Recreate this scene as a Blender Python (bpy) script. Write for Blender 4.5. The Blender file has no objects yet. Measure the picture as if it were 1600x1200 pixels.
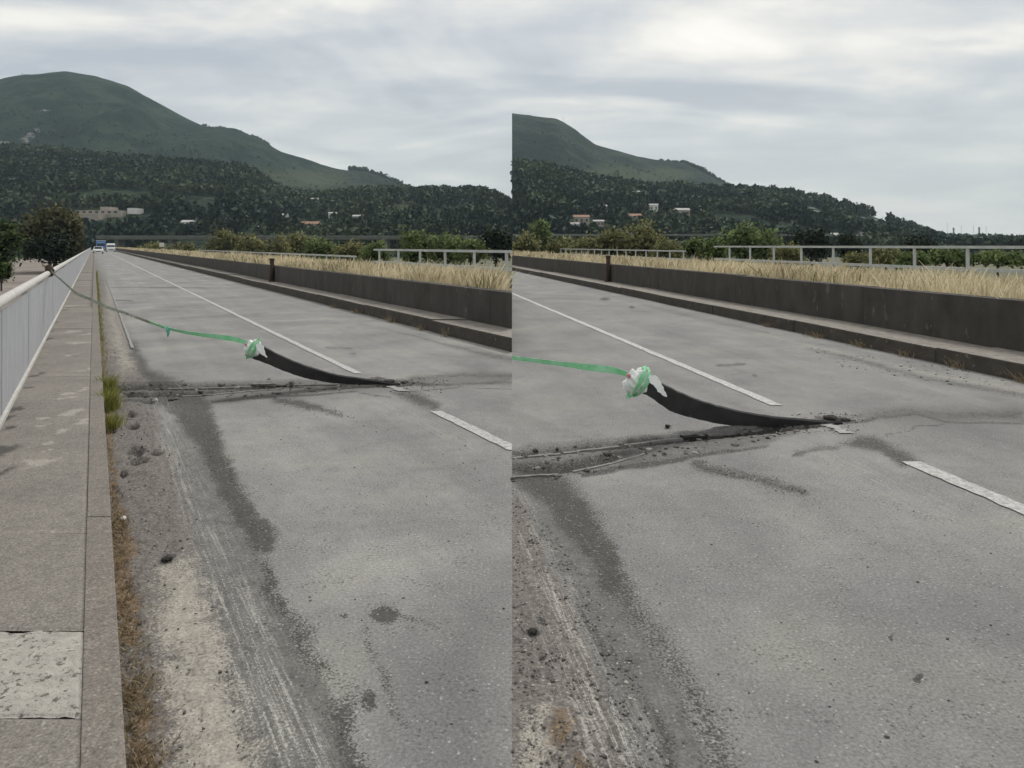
import bpy, bmesh, math, random
import numpy as np
from mathutils import Vector, Matrix

random.seed(7)
RNG = np.random.default_rng(7)
sc = bpy.context.scene
COL = sc.collection
R = math.radians

# ------------------------------------------------------------------ camera, sky, sun, exposure
F, CX, HY, H = 1150.0, 800.0, 384.0, 1.6      # focal length in 1600-wide pixels, horizon row, eye height
cam = bpy.data.cameras.new('camera')
cam.sensor_fit = 'HORIZONTAL'; cam.sensor_width = 36.0; cam.lens = 36.0 * F / 1600.0
cam.shift_y = -(600.0 - HY) / 1600.0
cam.clip_start = 0.05; cam.clip_end = 20000
camo = bpy.data.objects.new('camera', cam); COL.objects.link(camo)
camo.location = (0, 0, H); camo.rotation_euler = (R(90), 0, 0)
sc.camera = camo

SUN_EL, SUN_AZ = R(48), R(22)                # azimuth from +Y towards +X
world = bpy.data.worlds.new('World'); sc.world = world; world.use_nodes = True
wt = world.node_tree; wt.nodes.clear()


def N(nt, kind, **kw):
    n = nt.nodes.new(kind)
    for k, v in kw.items():
        if k in n.inputs: n.inputs[k].default_value = v
        else: setattr(n, k, v)
    return n


def L(nt, a, ai, b, bi): nt.links.new(a.outputs[ai], b.inputs[bi])


def ramp(nt, stops, src=None, so=0, interp='LINEAR'):
    r = nt.nodes.new('ShaderNodeValToRGB'); r.color_ramp.interpolation = interp
    el = r.color_ramp.elements
    while len(el) < len(stops): el.new(0.5)
    for e, (p, c) in zip(el, stops):
        e.position = p
        e.color = (c, c, c, 1) if not hasattr(c, '__len__') else (*c, 1)
    if src is not None: L(nt, src, so, r, 0)
    return r


def mixc(nt, fac, a, b, mode='MIX'):
    m = nt.nodes.new('ShaderNodeMix'); m.data_type = 'RGBA'; m.blend_type = mode
    for sock, v in ((0, fac), (6, a), (7, b)):
        if isinstance(v, tuple) and hasattr(v[0], 'outputs'): L(nt, v[0], v[1], m, sock)
        elif hasattr(v, '__len__'): m.inputs[sock].default_value = (*v, 1)
        else: m.inputs[sock].default_value = v
    return (m, 2)


def math_(nt, op, a, b=0.0, c=0.0, clamp=False):
    m = nt.nodes.new('ShaderNodeMath'); m.operation = op; m.use_clamp = clamp
    for i, v in enumerate((a, b, c)):
        if isinstance(v, tuple): L(nt, v[0], v[1], m, i)
        else: m.inputs[i].default_value = v
    return (m, 0)


def build_sky():
    nt = wt
    out = N(nt, 'ShaderNodeOutputWorld'); bg = N(nt, 'ShaderNodeBackground')
    bg.inputs['Strength'].default_value = 1.0
    sky = N(nt, 'ShaderNodeTexSky', sky_type='NISHITA', sun_disc=False)
    sky.sun_elevation = SUN_EL; sky.sun_rotation = SUN_AZ; sky.air_density = 1.2; sky.dust_density = 2.5
    skyc = mixc(nt, 1.0, (sky, 0), (0.08, 0.08, 0.08), 'MULTIPLY')
    tc = N(nt, 'ShaderNodeTexCoord')
    sep = N(nt, 'ShaderNodeSeparateXYZ'); L(nt, tc, 'Generated', sep, 0)
    zz = math_(nt, 'ADD', math_(nt, 'MAXIMUM', (sep, 2), 0.0), 0.17)
    u = math_(nt, 'DIVIDE', (sep, 0), zz); v = math_(nt, 'DIVIDE', (sep, 1), zz)
    cmb = N(nt, 'ShaderNodeCombineXYZ'); L(nt, *u, cmb, 0); L(nt, *v, cmb, 1)
    mp = N(nt, 'ShaderNodeMapping'); L(nt, cmb, 0, mp, 0)
    mp.inputs['Location'].default_value = (4.7, 2.9, 1.4); mp.inputs['Scale'].default_value = (0.85, 1.35, 1)
    n1 = N(nt, 'ShaderNodeTexNoise', Scale=0.85, Detail=8.0, Roughness=0.56, Distortion=0.7); L(nt, mp, 0, n1, 0)
    mp2 = N(nt, 'ShaderNodeMapping'); L(nt, cmb, 0, mp2, 0)
    mp2.inputs['Location'].default_value = (-5.2, 8.3, 2.0); mp2.inputs['Scale'].default_value = (1.1, 1.6, 1)
    n2 = N(nt, 'ShaderNodeTexNoise', Scale=1.9, Detail=6.0, Roughness=0.5, Distortion=0.4); L(nt, mp2, 0, n2, 0)
    mixn = math_(nt, 'ADD', math_(nt, 'MULTIPLY', (n1, 0), 0.68), math_(nt, 'MULTIPLY', (n2, 0), 0.32))
    cr = ramp(nt, [(0.41, (0.375, 0.40, 0.44)), (0.47, (0.455, 0.475, 0.50)), (0.525, (0.555, 0.557, 0.55)), (0.58, (0.69, 0.67, 0.63)), (0.67, (0.84, 0.80, 0.74))])
    L(nt, *mixn, cr, 0)
    # thin veil towards the horizon: pale, slightly warm, low contrast
    hz = ramp(nt, [(0.0, 1.0), (0.09, 0.7), (0.20, 0.0)], sep, 2)
    c2 = mixc(nt, (math_(nt, 'MULTIPLY', (hz, 0), 0.75)), (cr, 0), (0.585, 0.595, 0.585))
    c3 = mixc(nt, 0.93, skyc, c2)
    L(nt, *c3, bg, 0); L(nt, bg, 0, out, 0)


build_sky()
sun = bpy.data.lights.new('sun', 'SUN'); sun.energy = 1.5; sun.angle = R(18); sun.color = (1.0, 0.96, 0.9)
suno = bpy.data.objects.new('sun', sun); COL.objects.link(suno)
sd = Vector((math.sin(SUN_AZ) * math.cos(SUN_EL), math.cos(SUN_AZ) * math.cos(SUN_EL), math.sin(SUN_EL)))
suno.rotation_euler = sd.to_track_quat('Z', 'Y').to_euler(); suno.location = (0, 0, 60)
sc.view_settings.view_transform = 'Standard'; sc.view_settings.look = 'None'
sc.view_settings.exposure = 0.5; sc.view_settings.gamma = 1.0; sc.view_settings.use_curve_mapping = False
sc.render.engine = 'CYCLES'
sc.cycles.use_denoising = True; sc.cycles.use_adaptive_sampling = True; sc.cycles.adaptive_threshold = 0.03; sc.cycles.max_bounces = 5; sc.cycles.volume_bounces = 0
sc.cycles.transparent_max_bounces = 8

# ------------------------------------------------------------------ helpers
SL, SR = (147.0 - CX) / F, (624.0 - CX) / F     # the two roads' headings (metres of X per metre of Y)


def G(px, py, z=0.0):
    """point of the plane at height z seen at a photo pixel"""
    y = F * (H - z) / (py - HY)
    return ((px - CX) / F * y, y, z)


def D(px, py, y): return ((px - CX) / F * y, y, H + (HY - py) / F * y)


def tag(o, label=None, cat=None, group=None, kind=None):
    if label: o['label'] = label
    if cat: o['category'] = cat
    if group: o['group'] = group
    if kind: o['kind'] = kind
    return o


def empty(name, loc=(0, 0, 0), **kw):
    o = bpy.data.objects.new(name, None); COL.objects.link(o); o.location = loc; o.empty_display_size = 0.2
    return tag(o, **kw)


def obj(name, me, mat=None, parent=None, **kw):
    o = bpy.data.objects.new(name, me); COL.objects.link(o)
    if mat is not None and len(me.materials) == 0: me.materials.append(mat)
    if parent is not None:
        o.parent = parent
        o.matrix_parent_inverse = Matrix.Translation(parent.location).inverted() if parent.location.length else Matrix()
    return tag(o, **kw)


def mesh_np(name, v, f, attrs=None, smooth=False):
    v = np.asarray(v, np.float32); f = np.asarray(f, np.int32)
    me = bpy.data.meshes.new(name); k = f.shape[1]
    me.vertices.add(len(v)); me.vertices.foreach_set('co', v.ravel())
    me.loops.add(f.size); me.loops.foreach_set('vertex_index', f.ravel())
    me.polygons.add(len(f)); me.polygons.foreach_set('loop_start', np.arange(0, f.size, k, dtype=np.int32))
    me.polygons.foreach_set('loop_total', np.full(len(f), k, np.int32))
    me.polygons.foreach_set('use_smooth', np.full(len(f), smooth))
    for an, av in (attrs or {}).items():
        a = me.attributes.new(an, 'FLOAT', 'POINT'); a.data.foreach_set('value', np.asarray(av, np.float32))
    me.update(); me.validate()
    return me


def mesh_pd(name, v, f, smooth=False):
    me = bpy.data.meshes.new(name); me.from_pydata([tuple(p) for p in v], [], f)
    if smooth: me.polygons.foreach_set('use_smooth', [True] * len(me.polygons))
    me.update(); return me


def bm_mesh(name, bm, smooth=False):
    bmesh.ops.recalc_face_normals(bm, faces=bm.faces)
    me = bpy.data.meshes.new(name); bm.to_mesh(me); bm.free()
    if smooth: me.polygons.foreach_set('use_smooth', [True] * len(me.polygons))
    return me


def hexa(bm, c):
    """box from 8 corners: 0-3 bottom ring, 4-7 top ring"""
    v = [bm.verts.new(p) for p in c]
    for q in ((3, 2, 1, 0), (4, 5, 6, 7), (0, 1, 5, 4), (1, 2, 6, 5), (2, 3, 7, 6), (3, 0, 4, 7)):
        bm.faces.new([v[i] for i in q])


def cut(bm, side):
    """keep only the half of the place on this side of the line where the two stretches of road meet"""
    g = bm.verts[:] + bm.edges[:] + bm.faces[:]
    r = bmesh.ops.bisect_plane(bm, geom=g, plane_co=(0, 0, 0), plane_no=(1 if side == 'L' else -1, 0, 0), clear_outer=True)
    ed = [e for e in r['geom_cut'] if isinstance(e, bmesh.types.BMEdge)]
    if ed:
        try: bmesh.ops.contextual_create(bm, geom=ed)
        except Exception: pass


def slant(side, k0, k1, t0, t1, z0, z1, bevel=0.0, jitter=0.0):
    """a box that runs along the road: lateral k0..k1 (metres), along t0..t1"""
    s = SL if side == 'L' else SR
    if side == 'L' and k0 + s * t1 > 0: return None
    if side == 'R' and k1 + s * t1 < 0 and k1 + s * t0 < 0: return None
    bm = bmesh.new()
    P = lambda k, t, z: (k + s * t, t, z)
    j = lambda: random.uniform(-jitter, jitter)
    a, b, c, d = j(), j(), j(), j()
    hexa(bm, [P(k0 + a, t0, z0), P(k1 + b, t0, z0), P(k1 + b, t1, z0), P(k0 + a, t1, z0),
              P(k0 + a, t0, z1 + c), P(k1 + b, t0, z1 + c), P(k1 + b, t1, z1 + d), P(k0 + a, t1, z1 + d)])
    if bevel > 0: bmesh.ops.bevel(bm, geom=bm.edges[:], offset=bevel, segments=2, profile=0.6, affect='EDGES')
    if side == 'L' and max(k0, k1) + s * t0 > 0 or side == 'R' and min(k0, k1) + s * t1 < 0: cut(bm, side)
    return bm


def box_bm(bm, x0, x1, y0, y1, z0, z1):
    hexa(bm, [(x0, y0, z0), (x1, y0, z0), (x1, y1, z0), (x0, y1, z0), (x0, y0, z1), (x1, y0, z1), (x1, y1, z1), (x0, y1, z1)])


def box_mesh(name, x0, x1, y0, y1, z0, z1, bevel=0.0):
    bm = bmesh.new(); box_bm(bm, x0, x1, y0, y1, z0, z1)
    if bevel: bmesh.ops.bevel(bm, geom=bm.edges[:], offset=bevel, segments=2, affect='EDGES')
    return bm_mesh(name, bm)


def tube(bm, pts, rad, seg=8):
    pts = [Vector(p) for p in pts]; rings = []
    rads = rad if hasattr(rad, '__len__') else [rad] * len(pts)
    for i, p in enumerate(pts):
        t = (pts[min(i + 1, len(pts) - 1)] - pts[max(i - 1, 0)]).normalized()
        a = t.cross(Vector((0, 0, 1)))
        if a.length < 1e-3: a = Vector((1, 0, 0))
        a.normalize(); b = t.cross(a)
        rings.append([bm.verts.new(p + (a * math.cos(2 * math.pi * k / seg) + b * math.sin(2 * math.pi * k / seg)) * rads[i]) for k in range(seg)])
    for r0, r1 in zip(rings, rings[1:]):
        for k in range(seg): bm.faces.new((r0[k], r0[(k + 1) % seg], r1[(k + 1) % seg], r1[k]))
    bm.faces.new(rings[0][::-1]); bm.faces.new(rings[-1])


def sweep(bm, pts, wid, hw, ht):
    """rectangular section swept along pts; wid = width direction, hw/ht = half sizes per point"""
    pts = [Vector(p) for p in pts]; rings = []
    for i, p in enumerate(pts):
        t = (pts[min(i + 1, len(pts) - 1)] - pts[max(i - 1, 0)]).normalized()
        w = Vector(wid[i]); w = (w - t * w.dot(t)).normalized(); n = t.cross(w)
        a, b = hw[i], ht[i] if hasattr(ht, '__len__') else ht
        rings.append([bm.verts.new(p + w * sx * a + n * sy * b) for sx, sy in ((-1, -1), (1, -1), (1, 1), (-1, 1))])
    for r0, r1 in zip(rings, rings[1:]):
        for k in range(4): bm.faces.new((r0[k], r0[(k + 1) % 4], r1[(k + 1) % 4], r1[k]))
    bm.faces.new(rings[0][::-1]); bm.faces.new(rings[-1])


def catmull(P, n):
    P = np.asarray(P, float); m = len(P); out = []
    for u in np.linspace(0, m - 1 - 1e-9, n):
        i = int(u); f = u - i
        p0, p1, p2, p3 = P[max(i - 1, 0)], P[i], P[min(i + 1, m - 1)], P[min(i + 2, m - 1)]
        out.append(0.5 * (2 * p1 + (p2 - p0) * f + (2 * p0 - 5 * p1 + 4 * p2 - p3) * f * f + (3 * p1 - p0 - 3 * p2 + p3) * f ** 3))
    return np.array(out)


_perm = RNG.random((256, 256))


def vnoise(x, y):
    xi = np.floor(x).astype(int); yi = np.floor(y).astype(int); fx = x - xi; fy = y - yi
    fx = fx * fx * (3 - 2 * fx); fy = fy * fy * (3 - 2 * fy)
    g = lambda a, b: _perm[a & 255, b & 255]
    return (g(xi, yi) * (1 - fx) + g(xi + 1, yi) * fx) * (1 - fy) + (g(xi, yi + 1) * (1 - fx) + g(xi + 1, yi + 1) * fx) * fy


def fbm(x, y, sc_=1.0, oc=4, off=0.0):
    r = 0; a = 0.5; x = np.asarray(x) * sc_ + off; y = np.asarray(y) * sc_ + off * 1.7; tot = 0
    for _ in range(oc):
        r = r + a * vnoise(x, y); tot += a; a *= 0.5; x = x * 2.03 + 11.3; y = y * 2.03 + 5.1
    return r / tot


sstep = lambda x, a, b: (lambda t: t * t * (3 - 2 * t))(np.clip((x - a) / (b - a), 0, 1))

# ------------------------------------------------------------------ materials


def new_mat(name):
    m = bpy.data.materials.new(name); m.use_nodes = True; nt = m.node_tree
    return m, nt, nt.nodes['Principled BSDF']


def pos(nt): return N(nt, 'ShaderNodeNewGeometry')


def mapped(nt, src, scale):
    mp = N(nt, 'ShaderNodeMapping'); L(nt, src, 0, mp, 0); mp.inputs['Scale'].default_value = scale; return mp


def plain(name, c0, c1=None, scale=6.0, rough=0.75, bump=0.0, bscale=60.0, stretch=(1, 1, 1), metallic=0.0, spec=0.3, c2=None, thr2=0.62):
    m, nt, b = new_mat(name)
    g = pos(nt); mp = mapped(nt, g, stretch)
    n = N(nt, 'ShaderNodeTexNoise', Scale=scale, Detail=6.0, Roughness=0.62); L(nt, mp, 0, n, 0)
    c1 = c1 or tuple(min(1, x * 0.75) for x in c0)
    r = ramp(nt, [(0.32, c0), (0.68, c1)], n, 0)
    out = (r, 0)
    if c2:
        n2 = N(nt, 'ShaderNodeTexNoise', Scale=scale * 2.7, Detail=5.0, Roughness=0.6); L(nt, mp, 0, n2, 0)
        rr = ramp(nt, [(thr2, 0.0), (thr2 + 0.06, 1.0)], n2, 0)
        out = mixc(nt, (rr, 0), out, c2)
    L(nt, *out, b, 'Base Color')
    b.inputs['Roughness'].default_value = rough; b.inputs['Metallic'].default_value = metallic
    b.inputs['Specular IOR Level'].default_value = spec
    if bump:
        nb = N(nt, 'ShaderNodeTexNoise', Scale=bscale, Detail=4.0, Roughness=0.65); L(nt, mp, 0, nb, 0)
        bu = N(nt, 'ShaderNodeBump', Strength=bump, Distance=0.01); L(nt, nb, 0, bu, 'Height'); L(nt, bu, 0, b, 'Normal')
    return m


def attr_f(nt, name):
    a = N(nt, 'ShaderNodeAttribute'); a.attribute_name = name; return (a, 'Fac')


def leafmat(name, dark, light, trans=0.25, low=None):
    m, nt, b = new_mat(name)
    r = ramp(nt, [(0.0, low or dark), (0.14, dark), (1.0, light)] if low else [(0.0, dark), (1.0, light)]); L(nt, *attr_f(nt, 'tint'), r, 0)
    L(nt, r, 0, b, 'Base Color'); b.inputs['Roughness'].default_value = 0.75; b.inputs['Specular IOR Level'].default_value = 0.15
    tr = N(nt, 'ShaderNodeBsdfTranslucent'); L(nt, r, 0, tr, 0)
    mx = N(nt, 'ShaderNodeMixShader'); mx.inputs[0].default_value = trans
    out = nt.nodes['Material Output']; L(nt, b, 0, mx, 1); L(nt, tr, 0, mx, 2); L(nt, mx, 0, out, 0)
    return m


def ragged(nt, attr, noise, amt=0.7, lo=0.4, hi=0.6):
    """mask attribute broken up by noise"""
    d = math_(nt, 'MULTIPLY', math_(nt, 'SUBTRACT', noise, 0.5), amt)
    a = math_(nt, 'ADD', attr_f(nt, attr), d)
    r = ramp(nt, [(lo, 0.0), (hi, 1.0)]); L(nt, *a, r, 0)
    return (r, 0)


def asphalt_material():
    m, nt, b = new_mat('worn_asphalt')
    g = pos(nt)
    big = N(nt, 'ShaderNodeTexNoise', Scale=0.55, Detail=5.0, Roughness=0.6, Distortion=0.4); L(nt, g, 0, big, 0)
    mid = N(nt, 'ShaderNodeTexNoise', Scale=9.0, Detail=6.0, Roughness=0.7); L(nt, g, 0, mid, 0)
    fine = N(nt, 'ShaderNodeTexNoise', Scale=75.0, Detail=3.0, Roughness=0.7); L(nt, g, 0, fine, 0)
    base = ramp(nt, [(0.3, (0.220, 0.216, 0.211)), (0.7, (0.322, 0.316, 0.304))], big, 0)
    col = mixc(nt, 0.55, (base, 0), (ramp(nt, [(0.3, 0.78), (0.7, 1.12)], mid, 0), 0), 'MULTIPLY')
    hue = N(nt, 'ShaderNodeTexNoise', Scale=1.1, Detail=4.0, Roughness=0.55, Distortion=0.8); L(nt, g, 0, hue, 0)
    col = mixc(nt, 1.0, col, (ramp(nt, [(0.36, (0.90, 0.895, 0.90)), (0.5, (1, 1, 0.99)), (0.66, (1.10, 1.10, 1.02))], hue, 0), 0), 'MULTIPLY')
    # tyre-polished streaks along the road
    at = N(nt, 'ShaderNodeAttribute'); at.attribute_name = 'lat'
    sp = N(nt, 'ShaderNodeSeparateXYZ'); L(nt, g, 0, sp, 0)
    cb = N(nt, 'ShaderNodeCombineXYZ'); L(nt, *math_(nt, 'MULTIPLY', (at, 'Fac'), 1.0), cb, 0); L(nt, *math_(nt, 'MULTIPLY', (sp, 1), 0.05), cb, 1)
    st = N(nt, 'ShaderNodeTexNoise', Scale=2.3, Detail=4.0, Roughness=0.6); L(nt, cb, 0, st, 0)
    col = mixc(nt, 0.5, col, (ramp(nt, [(0.35, 0.76), (0.65, 1.12)], st, 0), 0), 'MULTIPLY')
    sf = N(nt, 'ShaderNodeTexNoise', Scale=38.0, Detail=4.0, Roughness=0.75); L(nt, g, 0, sf, 0)
    gr = N(nt, 'ShaderNodeTexNoise', Scale=95.0, Detail=2.0, Roughness=0.6); L(nt, g, 0, gr, 0)
    rn = math_(nt, 'ADD', math_(nt, 'MULTIPLY', (mid, 0), 0.55), math_(nt, 'ADD', math_(nt, 'MULTIPLY', (gr, 0), 1.15), -0.35))
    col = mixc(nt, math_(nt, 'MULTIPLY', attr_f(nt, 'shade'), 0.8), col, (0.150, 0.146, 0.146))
    col = mixc(nt, math_(nt, 'MULTIPLY', ragged(nt, 'verge', rn, 1.5, 0.36, 0.64), 0.9), col,
               (ramp(nt, [(0.3, (0.075, 0.066, 0.058)), (0.5, (0.145, 0.128, 0.114)), (0.72, (0.25, 0.225, 0.20))], sf, 0), 0))
    col = mixc(nt, math_(nt, 'MULTIPLY', ragged(nt, 'track', rn, 1.5, 0.3, 0.7), 0.85), col,
               (ramp(nt, [(0.32, (0.085, 0.082, 0.075)), (0.68, (0.185, 0.179, 0.165))], mid, 0), 0))
    col = mixc(nt, math_(nt, 'MULTIPLY', ragged(nt, 'sand', rn, 1.6, 0.3, 0.7), 0.8), col,
               (ramp(nt, [(0.3, (0.31, 0.285, 0.245)), (0.7, (0.47, 0.435, 0.37))], mid, 0), 0))
    col = mixc(nt, math_(nt, 'MULTIPLY', ragged(nt, 'dark', rn, 1.6, 0.38, 0.62), 0.9), col,
               (ramp(nt, [(0.3, (0.035, 0.033, 0.030)), (0.7, (0.098, 0.093, 0.084))], sf, 0), 0))
    col = mixc(nt, math_(nt, 'MULTIPLY', ragged(nt, 'org', rn, 1.7, 0.36, 0.64), 0.85), col,
               (ramp(nt, [(0.3, (0.075, 0.05, 0.028)), (0.7, (0.27, 0.175, 0.09))], sf, 0), 0))
    # streaks of pale dust left by wheels
    cb2 = N(nt, 'ShaderNodeCombineXYZ'); L(nt, *math_(nt, 'MULTIPLY', (at, 'Fac'), 44.0), cb2, 0); L(nt, *math_(nt, 'MULTIPLY', (sp, 1), 1.4), cb2, 1)
    s2 = N(nt, 'ShaderNodeTexNoise', Scale=1.0, Detail=5.0, Roughness=0.75, Distortion=0.5); L(nt, cb2, 0, s2, 0)
    s3 = ramp(nt, [(0.50, 0.0), (0.66, 1.0)]); L(nt, *math_(nt, 'ADD', (s2, 0), math_(nt, 'MULTIPLY', math_(nt, 'SUBTRACT', (gr, 0), 0.5), 0.5)), s3, 0)
    col = mixc(nt, math_(nt, 'MULTIPLY', math_(nt, 'MULTIPLY', attr_f(nt, 'pale'), (s3, 0)), 0.8), col, (0.47, 0.45, 0.41))
    # aggregate: dark pits and pale chips
    v1 = N(nt, 'ShaderNodeTexVoronoi', Scale=26.0); L(nt, g, 0, v1, 0)
    gate = N(nt, 'ShaderNodeTexNoise', Scale=5.0, Detail=4.0); L(nt, g, 0, gate, 0)
    pit = math_(nt, 'MULTIPLY', (ramp(nt, [(0.10, 1.0), (0.2, 0.0)], v1, 0), 0), (ramp(nt, [(0.44, 0.0), (0.60, 1.0)], gate, 0), 0))
    col = mixc(nt, math_(nt, 'MULTIPLY', pit, 0.7), col, (0.075, 0.072, 0.068))
    v2 = N(nt, 'ShaderNodeTexVoronoi', Scale=60.0); L(nt, g, 0, v2, 0)
    sepc = N(nt, 'ShaderNodeSeparateColor'); L(nt, v2, 'Color', sepc, 0)
    chip = math_(nt, 'MULTIPLY', (ramp(nt, [(0.25, 1.0), (0.36, 0.0)], v2, 0), 0), math_(nt, 'GREATER_THAN', (sepc, 0), 0.9))
    col = mixc(nt, math_(nt, 'MULTIPLY', chip, 0.45), col, (0.50, 0.48, 0.45))
    sg = N(nt, 'ShaderNodeTexNoise', Scale=62.0, Detail=3.0, Roughness=0.7); L(nt, g, 0, sg, 0)
    gate2 = math_(nt, 'MULTIPLY', math_(nt, 'SUBTRACT', (gate, 0), 0.5), 0.35)
    dk = ramp(nt, [(0.60, 0.0), (0.66, 1.0)]); L(nt, *math_(nt, 'ADD', (sg, 0), gate2), dk, 0)
    col = mixc(nt, math_(nt, 'MULTIPLY', (dk, 0), 0.6), col, (0.085, 0.081, 0.075))
    lt = ramp(nt, [(0.33, 1.0), (0.38, 0.0)], sg, 0)
    col = mixc(nt, math_(nt, 'MULTIPLY', (lt, 0), 0.4), col, (0.45, 0.435, 0.405))
    col = mixc(nt, 0.85, col, (ramp(nt, [(0.3, 0.62), (0.7, 1.34)], fine, 0), 0), 'MULTIPLY')
    L(nt, *col, b, 'Base Color')
    b.inputs['Roughness'].default_value = 0.88; b.inputs['Specular IOR Level'].default_value = 0.25
    hgt = math_(nt, 'ADD', (fine, 0), math_(nt, 'MULTIPLY', pit, -1.2))
    bu = N(nt, 'ShaderNodeBump', Strength=0.55, Distance=0.006); L(nt, *hgt, bu, 'Height'); L(nt, bu, 0, b, 'Normal')
    return m


def slab_material(ca=(0.198, 0.181, 0.160), cb=(0.275, 0.252, 0.223)):
    m, nt, b = new_mat('walkway_concrete')
    g = pos(nt)
    big = N(nt, 'ShaderNodeTexNoise', Scale=1.3, Detail=5.0, Roughness=0.6); L(nt, g, 0, big, 0)
    fine = N(nt, 'ShaderNodeTexNoise', Scale=85.0, Detail=3.0, Roughness=0.75); L(nt, g, 0, fine, 0)
    mid = N(nt, 'ShaderNodeTexNoise', Scale=14.0, Detail=5.0, Roughness=0.7); L(nt, g, 0, mid, 0)
    col = (ramp(nt, [(0.3, ca), (0.7, cb)], big, 0), 0)
    col = mixc(nt, 0.6, col, (ramp(nt, [(0.3, 0.75), (0.7, 1.2)], mid, 0), 0), 'MULTIPLY')
    sg = N(nt, 'ShaderNodeTexNoise', Scale=70.0, Detail=3.0, Roughness=0.7); L(nt, g, 0, sg, 0)
    col = mixc(nt, math_(nt, 'MULTIPLY', (ramp(nt, [(0.58, 0.0), (0.66, 1.0)], sg, 0), 0), 0.55), col, (0.09, 0.08, 0.07))
    col = mixc(nt, math_(nt, 'MULTIPLY', (ramp(nt, [(0.34, 1.0), (0.42, 0.0)], sg, 0), 0), 0.45), col, (0.42, 0.385, 0.34))
    v2 = N(nt, 'ShaderNodeTexVoronoi', Scale=75.0); L(nt, g, 0, v2, 0)
    sc_ = N(nt, 'ShaderNodeSeparateColor'); L(nt, v2, 'Color', sc_, 0)
    chip = math_(nt, 'MULTIPLY', (ramp(nt, [(0.28, 1.0), (0.4, 0.0)], v2, 0), 0), math_(nt, 'GREATER_THAN', (sc_, 0), 0.78))
    col = mixc(nt, math_(nt, 'MULTIPLY', chip, 0.5), col, (0.38, 0.35, 0.31))
    col = mixc(nt, math_(nt, 'MULTIPLY', ragged(nt, 'light', (mid, 0), 1.6, 0.35, 0.85), 0.65), col, (0.42, 0.39, 0.345))
    col = mixc(nt, math_(nt, 'MULTIPLY', ragged(nt, 'dark', (mid, 0), 1.3, 0.4, 0.85), 0.8), col, (0.06, 0.057, 0.054))
    col = mixc(nt, 0.9, col, (ramp(nt, [(0.3, 0.55), (0.7, 1.4)], fine, 0), 0), 'MULTIPLY')
    L(nt, *col, b, 'Base Color'); b.inputs['Roughness'].default_value = 0.9; b.inputs['Specular IOR Level'].default_value = 0.2
    bu = N(nt, 'ShaderNodeBump', Strength=0.5, Distance=0.006); L(nt, fine, 0, bu, 'Height'); L(nt, bu, 0, b, 'Normal')
    return m


def paint_material():
    m, nt, b = new_mat('road_paint')
    g = pos(nt)
    n = N(nt, 'ShaderNodeTexNoise', Scale=22.0, Detail=6.0, Roughness=0.72); L(nt, g, 0, n, 0)
    n2 = N(nt, 'ShaderNodeTexNoise', Scale=90.0, Detail=3.0); L(nt, g, 0, n2, 0)
    w = math_(nt, 'ADD', math_(nt, 'MULTIPLY', (n, 0), 0.65), math_(nt, 'MULTIPLY', (n2, 0), 0.35))
    w = math_(nt, 'ADD', w, math_(nt, 'MULTIPLY', attr_f(nt, 'worn'), 0.35))
    r = ramp(nt, [(0.42, 0.0), (0.62, 1.0)]); L(nt, *w, r, 0)
    c = mixc(nt, (r, 0), (0.52, 0.51, 0.485), (0.24, 0.235, 0.222))
    L(nt, *c, b, 'Base Color'); b.inputs['Roughness'].default_value = 0.7
    return m


def hill_material():
    m, nt, b = new_mat('hillside_scrub')
    g = pos(nt)
    n = N(nt, 'ShaderNodeTexNoise', Scale=0.016, Detail=10.0, Roughness=0.62); L(nt, g, 0, n, 0)
    n2 = N(nt, 'ShaderNodeTexNoise', Scale=0.11, Detail=6.0, Roughness=0.7); L(nt, g, 0, n2, 0)
    c = (ramp(nt, [(0.41, (0.005, 0.014, 0.012)), (0.50, (0.012, 0.027, 0.020)), (0.59, (0.030, 0.048, 0.030))], n, 0), 0)
    c = mixc(nt, 0.9, c, (ramp(nt, [(0.3, 0.45), (0.7, 1.45)], n2, 0), 0), 'MULTIPLY')
    c = mixc(nt, math_(nt, 'MULTIPLY', ragged(nt, 'meadow', (n2, 0), 1.6, 0.35, 0.75), 0.7), c, (0.075, 0.088, 0.048))
    c = mixc(nt, math_(nt, 'MULTIPLY', ragged(nt, 'rock', (n2, 0), 2.2, 0.5, 0.75), 0.8), c, (0.27, 0.27, 0.25))
    L(nt, *c, b, 'Base Color'); b.inputs['Roughness'].default_value = 0.95; b.inputs['Specular IOR Level'].default_value = 0.05
    bu = N(nt, 'ShaderNodeBump', Strength=1.0, Distance=3.0); L(nt, n2, 0, bu, 'Height'); L(nt, bu, 0, b, 'Normal')
    return m


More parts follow.
